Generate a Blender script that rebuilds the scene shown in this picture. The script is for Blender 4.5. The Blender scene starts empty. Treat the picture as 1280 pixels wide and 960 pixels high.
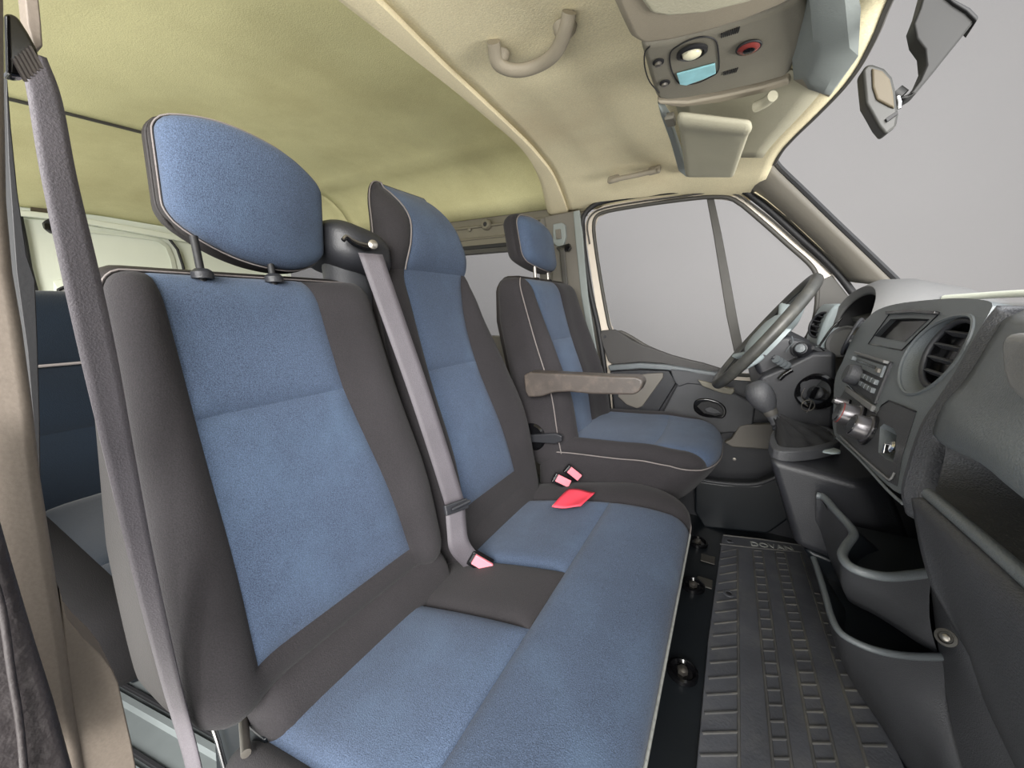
import bpy, bmesh, math, random
from mathutils import Vector, Matrix
from mathutils.kdtree import KDTree

random.seed(7)
scene = bpy.context.scene
COL = scene.collection

# ------------------------------------------------------------------ camera
cam_data = bpy.data.cameras.new('camera')
cam_data.sensor_width = 36.0
cam_data.lens = 36.0 * 481.0 / 1280.0
cam_data.clip_start = 0.01
cam = bpy.data.objects.new('camera', cam_data)
COL.objects.link(cam)
cam.matrix_world = Matrix((
    (0.87006311, -0.0974462, 0.48321261, 0.0),
    (0.49294035, 0.17199717, -0.85289319, 0.0),
    (0.0, 0.98026589, 0.19768356, 0.95),
    (0, 0, 0, 1)))
scene.camera = cam

# ------------------------------------------------------------------ sky, lamps, exposure
world = bpy.data.worlds.new('sky')
scene.world = world
world.use_nodes = True
bg = world.node_tree.nodes['Background']
bg.inputs[0].default_value = (0.96, 0.98, 1.0, 1)
bg.inputs[1].default_value = 1.1
scene.view_settings.view_transform = 'Standard'
scene.view_settings.look = 'None'
scene.view_settings.gamma = 1
scene.view_settings.exposure = 0.25


def area_lamp(name, loc, target, sx, sy, power, color=(1, 1, 1)):
    d = bpy.data.lights.new(name, 'AREA')
    d.shape = 'RECTANGLE'
    d.size, d.size_y = sx, sy
    d.energy = power
    d.color = color
    o = bpy.data.objects.new(name, d)
    COL.objects.link(o)
    o.location = loc
    o.rotation_euler = (Vector(target) - Vector(loc)).to_track_quat('-Z', 'Y').to_euler()
    return o


# added unseen fill lamps: one outside the open passenger door, one beyond the windscreen, one at the sliding door
area_lamp('fill_door', (0.6, -1.7, 1.7), (-0.2, 0.7, 0.6), 2.0, 1.6, 250, (1.0, 0.98, 0.95))  # added lamp standing in for daylight at the open door
area_lamp('fill_low', (-0.1, -1.5, -0.2), (-0.2, 0.6, 1.45), 2.2, 1.0, 24, (1.0, 0.97, 0.90))  # low uplight added to brighten the headliner
area_lamp('fill_front', (3.2, 0.6, 3.0), (0.0, 0.8, 0.6), 2.5, 2.5, 90, (0.95, 0.98, 1.0))
area_lamp('fill_bonnet', (2.3, 0.7, 0.45), (-0.6, 0.8, 1.5), 1.6, 0.8, 90, (1.0, 0.98, 0.94))  # added uplight for both ceilings, hidden behind the dashboard
area_lamp('fill_side', (-1.9, -0.9, 0.2), (-1.8, 0.6, 1.6), 2.0, 1.2, 22, (1.0, 1.0, 0.94))

# ------------------------------------------------------------------ materials
MATS = {}


def srgb(r, g, b):
    def c(v):
        v /= 255.0
        return v / 12.92 if v <= 0.04045 else ((v + 0.055) / 1.055) ** 2.4
    return (c(r), c(g), c(b), 1.0)


def mat(name, col, rough=0.6, metal=0.0, var=0.12, vscale=14.0, bump=0.0, bscale=300.0,
        speck=0.0, spec=0.5, sheen=0.0, coat=0.0, stain=None, stain_scale=3.0, stain_amt=0.5):
    m = bpy.data.materials.new(name)
    m.use_nodes = True
    nt = m.node_tree
    p = nt.nodes['Principled BSDF']
    N = nt.nodes.new
    L = nt.links.new
    base = srgb(*col)
    tc = N('ShaderNodeTexCoord')
    n1 = N('ShaderNodeTexNoise')
    n1.inputs['Scale'].default_value = vscale
    n1.inputs['Detail'].default_value = 5
    L(tc.outputs['Object'], n1.inputs['Vector'])
    mr = N('ShaderNodeMapRange')
    mr.inputs['From Min'].default_value = 0.3
    mr.inputs['From Max'].default_value = 0.7
    mr.inputs['To Min'].default_value = 1 - var
    mr.inputs['To Max'].default_value = 1 + var
    L(n1.outputs['Fac'], mr.inputs['Value'])
    mx = N('ShaderNodeMix')
    mx.data_type = 'RGBA'
    mx.blend_type = 'MULTIPLY'
    mx.inputs[0].default_value = 1.0
    mx.inputs[6].default_value = base
    L(mr.outputs[0], mx.inputs[7])
    out = mx.outputs[2]
    if speck:
        n2 = N('ShaderNodeTexNoise')
        n2.inputs['Scale'].default_value = bscale * 1.1
        n2.inputs['Detail'].default_value = 2
        L(tc.outputs['Object'], n2.inputs['Vector'])
        r2 = N('ShaderNodeMapRange')
        r2.inputs['From Min'].default_value = 0.35
        r2.inputs['From Max'].default_value = 0.65
        r2.inputs['To Min'].default_value = 1 - speck
        r2.inputs['To Max'].default_value = 1 + speck
        L(n2.outputs['Fac'], r2.inputs['Value'])
        m2 = N('ShaderNodeMix')
        m2.data_type = 'RGBA'
        m2.blend_type = 'MULTIPLY'
        m2.inputs[0].default_value = 1.0
        L(out, m2.inputs[6])
        L(r2.outputs[0], m2.inputs[7])
        out = m2.outputs[2]
    if stain:
        n3 = N('ShaderNodeTexNoise')
        n3.inputs['Scale'].default_value = stain_scale
        n3.inputs['Detail'].default_value = 6
        n3.inputs['Roughness'].default_value = 0.65
        L(tc.outputs['Object'], n3.inputs['Vector'])
        r3 = N('ShaderNodeMapRange')
        r3.inputs['From Min'].default_value = 0.48
        r3.inputs['From Max'].default_value = 0.72
        r3.inputs['To Max'].default_value = stain_amt
        L(n3.outputs['Fac'], r3.inputs['Value'])
        m3 = N('ShaderNodeMix')
        m3.data_type = 'RGBA'
        L(r3.outputs[0], m3.inputs[0])
        L(out, m3.inputs[6])
        m3.inputs[7].default_value = srgb(*stain)
        out = m3.outputs[2]
    L(out, p.inputs['Base Color'])
    p.inputs['Roughness'].default_value = rough
    p.inputs['Metallic'].default_value = metal
    p.inputs['Specular IOR Level'].default_value = spec
    if sheen:
        p.inputs['Sheen Weight'].default_value = sheen
        p.inputs['Sheen Roughness'].default_value = 0.5
    if coat:
        p.inputs['Coat Weight'].default_value = coat
    if bump:
        nb = N('ShaderNodeTexNoise')
        nb.inputs['Scale'].default_value = bscale
        nb.inputs['Detail'].default_value = 3
        L(tc.outputs['Object'], nb.inputs['Vector'])
        b = N('ShaderNodeBump')
        b.inputs['Strength'].default_value = bump
        b.inputs['Distance'].default_value = 0.002
        L(nb.outputs['Fac'], b.inputs['Height'])
        L(b.outputs[0], p.inputs['Normal'])
    MATS[name] = m
    return m


def glass_mat(name, tint=(1, 1, 1, 1), refl=0.006):
    m = bpy.data.materials.new(name)
    m.use_nodes = True
    nt = m.node_tree
    nt.nodes.clear()
    o = nt.nodes.new('ShaderNodeOutputMaterial')
    t = nt.nodes.new('ShaderNodeBsdfTransparent')
    t.inputs[0].default_value = tint
    g = nt.nodes.new('ShaderNodeBsdfGlossy')
    g.inputs['Roughness'].default_value = 0.6
    mx = nt.nodes.new('ShaderNodeMixShader')
    mx.inputs[0].default_value = refl
    nt.links.new(t.outputs[0], mx.inputs[1])
    nt.links.new(g.outputs[0], mx.inputs[2])
    nt.links.new(mx.outputs[0], o.inputs[0])
    MATS[name] = m
    return m


mat('blue_fabric', (66, 78, 98), 0.92, var=0.12, vscale=5, bump=0.5, bscale=650, speck=0.34, spec=0.2, sheen=0.08,
    stain=(86, 106, 130), stain_scale=6, stain_amt=0.35)
mat('blue_fabric_shaded', (8, 18, 28), 0.92, var=0.12, vscale=6, bump=0.4, bscale=420, speck=0.2, spec=0.2, sheen=0.1)  # blue seat cloth with the rear cabin's shade put into its colour
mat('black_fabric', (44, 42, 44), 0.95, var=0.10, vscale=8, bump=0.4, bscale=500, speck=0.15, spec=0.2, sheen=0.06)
mat('black_fabric_shaded', (22, 21, 22), 0.95, var=0.10, vscale=8, bump=0.4, bscale=500, spec=0.15)  # same black cloth, darkened in colour to stand for shade
mat('vinyl', (36, 33, 33), 0.6, var=0.10, vscale=9, bump=0.3, bscale=350, spec=0.3)
mat('stitch', (112, 106, 104), 0.8)
mat('piping', (150, 152, 148), 0.6)
mat('belt_web', (84, 80, 85), 0.6, var=0.08, vscale=20, bump=0.3, bscale=600, speck=0.12)
mat('black_plastic', (38, 39, 43), 0.45, var=0.1, vscale=10, bump=0.25, bscale=500, spec=0.5)
mat('dash_plastic', (92, 97, 100), 0.34, var=0.1, vscale=9, bump=0.3, bscale=650, spec=0.5)
mat('dash_dark', (60, 61, 64), 0.45, var=0.12, vscale=9, bump=0.5, bscale=600, spec=0.5)
mat('dash_light', (106, 106, 106), 0.55, var=0.06, vscale=9, bump=0.2, bscale=500)
mat('gloss_black', (14, 14, 16), 0.15, var=0.02, spec=0.6)
mat('screen_black', (16, 15, 16), 0.12, var=0.02, spec=0.6)
mat('grey_plastic', (104, 100, 94), 0.55, var=0.05, vscale=12, bump=0.2, bscale=400)
mat('armrest_vinyl', (70, 64, 60), 0.42, var=0.15, vscale=18, bump=0.2, bscale=300, stain=(100, 90, 82), stain_scale=40, stain_amt=0.5)
mat('headliner', (214, 204, 172), 0.95, var=0.05, vscale=5, bump=0.4, bscale=300, speck=0.07, spec=0.1,
    stain=(188, 166, 134), stain_scale=2.6, stain_amt=0.35)
mat('headliner_rear', (208, 203, 158), 0.95, var=0.05, vscale=4, bump=0.4, bscale=300, speck=0.06, spec=0.1,
    stain=(160, 150, 106), stain_scale=1.6, stain_amt=0.45)
mat('headliner_band', (214, 203, 172), 0.9, var=0.04, vscale=6, bump=0.3, bscale=300, speck=0.05, spec=0.1)
mat('roof_plastic', (138, 130, 114), 0.6, var=0.05, vscale=9, bump=0.25, bscale=400)
mat('roof_plastic_dark', (118, 114, 102), 0.6, var=0.05, vscale=9, bump=0.25, bscale=400)
mat('visor_vinyl', (164, 160, 140), 0.7, var=0.05, vscale=7, bump=0.3, bscale=300)
mat('cover_grey', (124, 130, 128), 0.6, var=0.05, vscale=7, bump=0.2, bscale=400)
mat('pillar_trim', (104, 95, 86), 0.65, var=0.05, vscale=7, bump=0.10, bscale=350, speck=0.06)
mat('pillar_grey', (100, 96, 88), 0.6, var=0.05, vscale=7, bump=0.2, bscale=350)
mat('leather_dark', (46, 42, 43), 0.5, var=0.15, vscale=20, bump=0.9, bscale=110)
mat('door_dark', (52, 50, 49), 0.55, var=0.06, vscale=9, bump=0.3, bscale=450)
mat('white_metal', (214, 218, 204), 0.35, var=0.03, vscale=4, spec=0.5)
mat('door_metal', (206, 196, 182), 0.4, var=0.04, vscale=4)
mat('rail_metal', (104, 99, 86), 0.45, var=0.08, vscale=6)
mat('rubber_black', (24, 24, 26), 0.6, var=0.1, bump=0.1)
mat('rubber_grey', (62, 60, 56), 0.6)
mat('mat_rubber', (78, 80, 86), 0.55, var=0.2, vscale=9, bump=0.4, bscale=160, stain=(106, 106, 106), stain_scale=14, stain_amt=0.45)
mat('mat_rib', (84, 84, 84), 0.55, var=0.2, vscale=12, stain=(120, 116, 104), stain_scale=12, stain_amt=0.5)
mat('floor_black', (20, 24, 28), 0.4, var=0.2, vscale=6)
mat('floor_rib_metal', (116, 122, 122), 0.35, metal=0.3, var=0.2, vscale=6)
mat('chrome', (205, 205, 205), 0.15, metal=1.0, var=0.02)
mat('steel', (150, 145, 138), 0.35, metal=0.9, var=0.1)
mat('pink_plastic', (226, 118, 130), 0.4, var=0.04)
mat('red_tag', (222, 66, 84), 0.55, var=0.05, vscale=30)
mat('tag_paper', (232, 208, 150), 0.7)
mat('knob_silver', (92, 90, 92), 0.3, metal=0.7, var=0.03)
mat('red_lens', (120, 52, 48), 0.2, var=0.05)
mat('lamp_lens', (232, 226, 196), 0.15, var=0.08, vscale=60)
mat('clear_lens', (150, 206, 214), 0.15, var=0.15, vscale=30)
mat('headlight_white', (216, 228, 206), 0.3)
mat('airbag_grey', (150, 160, 162), 0.5, var=0.05)
mat('wheel_rubber', (60, 60, 58), 0.45, var=0.12, vscale=14, stain=(96, 94, 86), stain_scale=30, stain_amt=0.4)
mat('mirror_grey', (40, 40, 37), 0.5, var=0.08)
mat('mirror_dark', (14, 14, 13), 0.6, var=0.1)
mat('mirror_tan', (80, 72, 56), 0.6, var=0.08)
mat('backdrop_grey', (140, 138, 138), 0.95, var=0.015, vscale=1.0, spec=0.0)
mat('ground_concrete', (176, 174, 168), 0.9, var=0.06, vscale=2)
glass_mat('glass')

# ------------------------------------------------------------------ helpers
OFF = {}


def tag(o, label=None, cat=None, group=None, kind=None):
    if label:
        o['label'] = label
    if cat:
        o['category'] = cat
    if group:
        o['group'] = group
    if kind:
        o['kind'] = kind
    return o


def thing(name, loc, label, cat, group=None, kind=None):
    o = bpy.data.objects.new(name, None)
    o.empty_display_size = 0.05
    COL.objects.link(o)
    o.location = loc
    OFF[o.name] = Vector(loc)
    return tag(o, label, cat, group, kind)


def link(name, me, m, parent=None, smooth=True):
    o = bpy.data.objects.new(name, me)
    COL.objects.link(o)
    if m:
        me.materials.append(MATS[m])
    off = Vector((0, 0, 0))
    if parent is not None:
        o.parent = parent
        off = OFF.get(parent.name, Vector((0, 0, 0)))
        me.transform(Matrix.Translation(-off))
    OFF[o.name] = off.copy()
    if smooth:
        for p in me.polygons:
            p.use_smooth = True
    return o


def angle_smooth(o, deg=35):
    me = o.data
    bm = bmesh.new()
    bm.from_mesh(me)
    lim = math.radians(deg)
    for e in bm.edges:
        if len(e.link_faces) == 2 and e.calc_face_angle(0) > lim:
            e.smooth = False
    bm.to_mesh(me)
    bm.free()


def mesh(name, verts, faces, m, parent=None, smooth=True, sharp=35, bevel=0.0, segs=2, subsurf=0, solid=0.0, off=0.0):
    me = bpy.data.meshes.new(name)
    me.from_pydata([tuple(v) for v in verts], [], faces)
    bm = bmesh.new()
    bm.from_mesh(me)
    bmesh.ops.remove_doubles(bm, verts=bm.verts, dist=1e-5)
    bmesh.ops.recalc_face_normals(bm, faces=bm.faces)
    bm.to_mesh(me)
    bm.free()
    o = link(name, me, m, parent, smooth)
    if smooth and not bevel:
        angle_smooth(o, sharp)
    if solid:
        md = o.modifiers.new('thickness', 'SOLIDIFY')
        md.thickness = solid
        md.offset = off
    if bevel:
        md = o.modifiers.new('edge', 'BEVEL')
        md.width = bevel
        md.segments = segs
        md.limit_method = 'ANGLE'
        md.angle_limit = math.radians(30)
        md.harden_normals = True
    if subsurf:
        md = o.modifiers.new('round', 'SUBSURF')
        md.levels = md.render_levels = subsurf
    return o


def cr(pts, n=6, closed=False):
    """Catmull-Rom resampling"""
    P = [Vector(p) for p in pts]
    out = []
    k = len(P)
    rng = range(k) if closed else range(k - 1)
    for i in rng:
        if closed:
            p0, p1, p2, p3 = P[(i - 1) % k], P[i], P[(i + 1) % k], P[(i + 2) % k]
        else:
            p1, p2 = P[i], P[i + 1]
            p0 = P[i - 1] if i else p1 * 2 - p2
            p3 = P[i + 2] if i + 2 < k else p2 * 2 - p1
        for s in range(n):
            t = s / n
            out.append(0.5 * ((2 * p1) + (p2 - p0) * t + (2 * p0 - 5 * p1 + 4 * p2 - p3) * t * t
                              + (3 * p1 - p0 - 3 * p2 + p3) * t ** 3))
    if not closed:
        out.append(P[-1].copy())
    return out


def resample(pts, n, closed=True):
    P = [Vector(p) for p in pts]
    if closed:
        P = P + [P[0]]
    L = [0.0]
    for a, b in zip(P, P[1:]):
        L.append(L[-1] + (b - a).length)
    out = []
    j = 0
    cnt = n if closed else n - 1
    for i in range(n):
        s = L[-1] * i / cnt
        while j < len(L) - 2 and L[j + 1] < s:
            j += 1
        d = L[j + 1] - L[j]
        t = (s - L[j]) / d if d > 1e-9 else 0
        out.append(P[j].lerp(P[j + 1], min(1, max(0, t))))
    return out


def prism(name, pts, ext, m, parent=None, bevel=0.003, smooth_n=0, segs=2):
    """closed outline extruded along ext"""
    P = cr(pts, smooth_n, True) if smooth_n else [Vector(p) for p in pts]
    n = len(P)
    e = Vector(ext)
    V = P + [p + e for p in P]
    F = [list(range(n)), list(range(2 * n - 1, n - 1, -1))]
    F += [[i, (i + 1) % n, n + (i + 1) % n, n + i] for i in range(n)]
    return mesh(name, V, F, m, parent, bevel=bevel, segs=segs)


def ringframe(name, outer, inner, ext, m, parent=None, n=64, bevel=0.002):
    """frame between two closed outlines given by the same number of matching points"""
    A = [Vector(p) for p in outer]
    B = [Vector(p) for p in inner]
    n = len(A)
    e = Vector(ext)
    V = A + B + [p + e for p in A] + [p + e for p in B]
    F = []
    for i in range(n):
        j = (i + 1) % n
        F += [[i, j, n + j, n + i], [2 * n + i, 3 * n + i, 3 * n + j, 2 * n + j],
              [i, 2 * n + i, 2 * n + j, j], [n + i, n + j, 3 * n + j, 3 * n + i]]
    return mesh(name, V, F, m, parent, bevel=bevel)


def plate(name, outer, holes, ext, m, parent=None, bevel=0.0):
    """flat plate with real holes, extruded along ext"""
    bm = bmesh.new()
    e = Vector(ext)
    loops = []
    ed = []
    for lp in [outer] + holes:
        vs = [bm.verts.new(Vector(p)) for p in lp]
        loops.append(vs)
        ed += [bm.edges.new((vs[i], vs[(i + 1) % len(vs)])) for i in range(len(vs))]
    bmesh.ops.triangle_fill(bm, use_beauty=True, edges=ed)
    for vs in loops:
        bs = [bm.verts.new(v.co + e) for v in vs]
        for i in range(len(vs)):
            j = (i + 1) % len(vs)
            bm.faces.new((vs[i], vs[j], bs[j], bs[i]))
    V = []
    bm.verts.index_update()
    V = [v.co.copy() for v in bm.verts]
    F = [[v.index for v in f.verts] for f in bm.faces]
    bm.free()
    return mesh(name, V, F, m, parent, bevel=bevel)


def tube(name, path, r, m, parent=None, n=10, closed=False, smooth_n=0, ry=None, up=None, taper=None):
    P = cr(path, smooth_n, closed) if smooth_n else [Vector(p) for p in path]
    k = len(P)
    V, F = [], []
    prev = None
    for i, p in enumerate(P):
        if closed:
            t = (P[(i + 1) % k] - P[i - 1]).normalized()
        else:
            t = (P[min(k - 1, i + 1)] - P[max(0, i - 1)]).normalized()
        if up is not None:
            a = Vector(up)
        elif prev is None:
            a = Vector((0, 0, 1)) if abs(t.z) < 0.9 else Vector((1, 0, 0))
        else:
            a = prev
        a = (a - t * a.dot(t)).normalized()
        prev = a
        b = t.cross(a)
        rr = r if taper is None else r * taper(i / (k - 1))
        r2 = rr if ry is None else ry * (rr / r)
        for q in range(n):
            w = 2 * math.pi * q / n
            V.append(p + a * (math.sin(w) * rr) + b * (math.cos(w) * r2))
    for i in range(k if closed else k - 1):
        j = (i + 1) % k
        for q in range(n):
            s = (q + 1) % n
            F.append([i * n + q, i * n + s, j * n + s, j * n + q])
    if not closed:
        F.append(list(range(n - 1, -1, -1)))
        F.append([(k - 1) * n + q for q in range(n)])
    return mesh(name, V, F, m, parent, sharp=50)


def ribbon(name, path, width_vecs, m, parent=None, thick=0.0016, smooth_n=8):
    """flat strap along a path; width_vecs half-width vectors per control point"""
    P = cr(path, smooth_n)
    W = cr(width_vecs, smooth_n)
    V, F = [], []
    k = len(P)
    for i in range(k):
        for c in (-1, -0.5, 0, 0.5, 1):
            V.append(P[i] + W[i] * c)
    for i in range(k - 1):
        for q in range(4):
            F.append([i * 5 + q, i * 5 + q + 1, i * 5 + q + 6, i * 5 + q + 5])
    return mesh(name, V, F, m, parent, solid=thick, off=0.0)


def grid(name, rows, m, parent=None, solid=0.0, off=-1.0, closed_v=False, sharp=40, subsurf=0):
    V, F = [], []
    nv = len(rows[0])
    for r in rows:
        V += [Vector(p) for p in r]
    for i in range(len(rows) - 1):
        for j in range(nv if closed_v else nv - 1):
            k = (j + 1) % nv
            F.append([i * nv + j, i * nv + k, (i + 1) * nv + k, (i + 1) * nv + j])
    return mesh(name, V, F, m, parent, solid=solid, off=off, sharp=sharp, subsurf=subsurf)


def lathe(name, prof, base, axis, m, parent=None, n=24):
    """prof: (distance along axis, radius)"""
    ax = Vector(axis).normalized()
    a = ax.orthogonal().normalized()
    b = ax.cross(a)
    base = Vector(base)
    V, F = [], []
    for (h, r) in prof:
        for q in range(n):
            w = 2 * math.pi * q / n
            V.append(base + ax * h + (a * math.cos(w) + b * math.sin(w)) * max(r, 1e-4))
    for i in range(len(prof) - 1):
        for q in range(n):
            s = (q + 1) % n
            F.append([i * n + q, i * n + s, (i + 1) * n + s, (i + 1) * n + q])
    F.append(list(range(n)))
    F.append([(len(prof) - 1) * n + q for q in range(n - 1, -1, -1)])
    return mesh(name, V, F, m, parent, sharp=40)


def box(name, lo, hi, m, parent=None, bevel=0.004, warp=None, segs=2):
    x0, y0, z0 = lo
    x1, y1, z1 = hi
    V = [Vector((x, y, z)) for x in (x0, x1) for y in (y0, y1) for z in (z0, z1)]
    if warp:
        V = [Vector(warp(v)) for v in V]
    F = [[0, 1, 3, 2], [4, 6, 7, 5], [0, 4, 5, 1], [2, 3, 7, 6], [0, 2, 6, 4], [1, 5, 7, 3]]
    return mesh(name, V, F, m, parent, bevel=bevel, segs=segs)


def frame_box(name, c, ax, ay, az, m, parent=None, bevel=0.003, segs=2):
    """box from centre and three half-axis vectors"""
    c, ax, ay, az = Vector(c), Vector(ax), Vector(ay), Vector(az)
    V = [c + ax * i + ay * j + az * k for i in (-1, 1) for j in (-1, 1) for k in (-1, 1)]
    F = [[0, 1, 3, 2], [4, 6, 7, 5], [0, 4, 5, 1], [2, 3, 7, 6], [0, 2, 6, 4], [1, 5, 7, 3]]
    return mesh(name, V, F, m, parent, bevel=bevel, segs=segs)


def rbox_bm(lo, hi, r, res):
    """rounded box with an even quad grid, in local coordinates"""
    lo, hi = Vector(lo), Vector(hi)
    c = (lo + hi) / 2
    h = (hi - lo) / 2
    bm = bmesh.new()
    n = [max(2, int(round(2 * h[i] / res))) for i in range(3)]
    for ax in range(3):
        u, v = (ax + 1) % 3, (ax + 2) % 3
        for s in (-1, 1):
            g = []
            for i in range(n[u] + 1):
                row = []
                for j in range(n[v] + 1):
                    p = Vector((0, 0, 0))
                    p[ax] = s * h[ax]
                    p[u] = -h[u] + 2 * h[u] * i / n[u]
                    p[v] = -h[v] + 2 * h[v] * j / n[v]
                    q = Vector([max(-(h[k] - r[k]), min(h[k] - r[k], p[k])) for k in range(3)])
                    d = Vector([(p[k] - q[k]) / r[k] for k in range(3)])
                    if d.length > 1e-9:
                        # keep the outermost layer on the unit ball
                        mxd = max(abs(d.x), abs(d.y), abs(d.z))
                        d = d.normalized() * mxd
                    row.append(bm.verts.new(c + q + Vector([d[k] * r[k] for k in range(3)])))
                g.append(row)
            for i in range(n[u]):
                for j in range(n[v]):
                    f = [g[i][j], g[i + 1][j], g[i + 1][j + 1], g[i][j + 1]]
                    bm.faces.new(f if s > 0 else f[::-1])
    bmesh.ops.remove_doubles(bm, verts=bm.verts, dist=1e-5)
    return bm


def soft(lo, hi, r, res, cuts, classify, warp, parts, parent, groove=0.003, puff=0.006, soften=0.03, pipe=()):
    """upholstered body: a rounded box cut along seams, each face class its own part; seams are pulled in, panels puffed out.
    pipe: list of (class a, class b, name, radius, material, parent) cords along a seam"""
    bm = rbox_bm(lo, hi, r, res)
    for co, no in cuts:
        bmesh.ops.bisect_plane(bm, geom=bm.verts[:] + bm.edges[:] + bm.faces[:], plane_co=co, plane_no=no, dist=1e-5)
    bm.verts.index_update()
    bm.faces.index_update()
    cls = {f.index: classify(f.calc_center_median(), f.normal.copy()) for f in bm.faces}
    seam = set()
    for e in bm.edges:
        if len(e.link_faces) == 2 and cls[e.link_faces[0].index] != cls[e.link_faces[1].index]:
            seam.add(e.verts[0].index)
            seam.add(e.verts[1].index)
    for v in bm.verts:
        v.co = Vector(warp(v.co))
    bm.normal_update()
    bm.verts.ensure_lookup_table()
    move = {}
    if seam:
        kd = KDTree(len(seam))
        for i in seam:
            kd.insert(bm.verts[i].co, i)
        kd.balance()
        for v in bm.verts:
            if v.index in seam:
                move[v.index] = -v.normal * groove
            else:
                _, _, d = kd.find(v.co)
                move[v.index] = v.normal * (puff * (1 - math.exp(-d / soften)) - groove * math.exp(-d / 0.006))
    pos = [v.co + move.get(v.index, Vector((0, 0, 0))) for v in bm.verts]
    nrm = [v.normal.copy() for v in bm.verts]
    groups = {}
    for f in bm.faces:
        groups.setdefault(cls[f.index], []).append([v.index for v in f.verts])
    out = {}
    for key, faces in groups.items():
        if key not in parts or parts[key] is None:
            continue
        idx = {}
        V = []
        F = []
        for f in faces:
            ff = []
            for i in f:
                if i not in idx:
                    idx[i] = len(V)
                    V.append(pos[i])
                ff.append(idx[i])
            F.append(ff)
        nm, mm = parts[key][0], parts[key][1]
        me = bpy.data.meshes.new(nm)
        me.from_pydata([tuple(v) for v in V], [], F)
        o = link(nm, me, mm, parent)
        if len(parts[key]) > 2:
            o['label'] = parts[key][2]
        out[key] = o
    for (a, b, nm, rad, mm, par, flt) in pipe:
        V, F = [], []
        for e in bm.edges:
            if len(e.link_faces) == 2 and {cls[e.link_faces[0].index], cls[e.link_faces[1].index]} == {a, b}:
                i, j = e.verts[0].index, e.verts[1].index
                p, q = pos[i] + nrm[i] * (groove + rad * 0.4), pos[j] + nrm[j] * (groove + rad * 0.4)
                if flt and not flt((p + q) / 2):
                    continue
                t = (q - p)
                if t.length < 1e-6:
                    continue
                t.normalize()
                n1 = t.orthogonal().normalized()
                n2 = t.cross(n1)
                s = len(V)
                for w in range(6):
                    c = math.cos(w * math.pi / 3) * rad
                    d = math.sin(w * math.pi / 3) * rad
                    V += [p - t * rad * 0.3 + n1 * c + n2 * d, q + t * rad * 0.3 + n1 * c + n2 * d]
                for w in range(6):
                    x = (w + 1) % 6
                    F.append([s + 2 * w, s + 2 * w + 1, s + 2 * x + 1, s + 2 * x])
        if V:
            me = bpy.data.meshes.new(nm)
            me.from_pydata([tuple(v) for v in V], [], F)
            link(nm, me, mm, out.get(par, parent) if par else parent)
    bm.free()
    return out


def lerp(a, b, t):
    return a + (b - a) * t


def sstep(a, b, x):
    t = max(0.0, min(1.0, (x - a) / (b - a)))
    return t * t * (3 - 2 * t)


def interp(tab, x):
    if x <= tab[0][0]:
        return tab[0][1]
    for (x0, y0), (x1, y1) in zip(tab, tab[1:]):
        if x <= x1:
            return lerp(y0, y1, (x - x0) / (x1 - x0))
    return tab[-1][1]


def text(name, body, loc, xdir, zdir, size, m, parent=None, ext=0.0004):
    c = bpy.data.curves.new(name, 'FONT')
    c.body = body
    c.size = size
    c.align_x = 'CENTER'
    c.align_y = 'CENTER'
    c.extrude = ext
    tmp = bpy.data.objects.new(name, c)
    me = bpy.data.meshes.new_from_object(tmp)
    bpy.data.objects.remove(tmp)
    me.materials.clear()
    me.materials.append(MATS[m])
    o = bpy.data.objects.new(name, me)
    COL.objects.link(o)
    x = Vector(xdir).normalized()
    z = Vector(zdir).normalized()
    y = z.cross(x)
    M = Matrix((x, y, z)).transposed().to_4x4()
    off = Vector((0, 0, 0))
    if parent is not None:
        o.parent = parent
        off = OFF.get(parent.name, off)
    M.translation = Vector(loc) - off
    o.matrix_local = M
    return o


# ================================================================== SETTING
# outside: studio backdrop and ground
o = box('backdrop_left', (-9, 4.6, -0.5), (7.0, 4.7, 6.5), 'backdrop_grey', bevel=0)
tag(o, kind='structure')
o = box('backdrop_front', (6.9, -6, -0.5), (7.0, 4.6, 6.5), 'backdrop_grey', bevel=0)
tag(o, kind='structure')
o = box('backdrop_rear', (-9.1, -1, -0.5), (-9, 4.6, 4.5), 'backdrop_grey', bevel=0)
tag(o, kind='structure')
o = box('ground', (-9, -6, -0.52), (7, 4.7, -0.5), 'ground_concrete', bevel=0)
tag(o, kind='structure')

# floor
FL = 0.10
o = box('floor', (-3.0, -0.12, 0.02), (0.62, 1.72, FL), 'floor_black', bevel=0)
tag(o, kind='structure')
floor = o
o = box('floor_rear', (-2.9, 0.05, FL), (-0.72, 1.66, FL + 0.008), 'floor_rib_metal', bevel=0.002)
tag(o, kind='structure')
rear_floor = o
for i in range(16):
    y = 0.10 + i * 0.075
    a = Vector((-1.7, y - 0.10, FL + 0.008))
    b = Vector((-0.75, y + 0.06, FL + 0.008))
    ob = tube('rib', [a, b], 0.010, 'floor_rib_metal', rear_floor, n=6, ry=0.010)
    ob2 = tube('groove', [a + Vector((0, 0.020, 0.001)), b + Vector((0, 0.020, 0.001))], 0.005, 'rubber_black', rear_floor, n=6)

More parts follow.
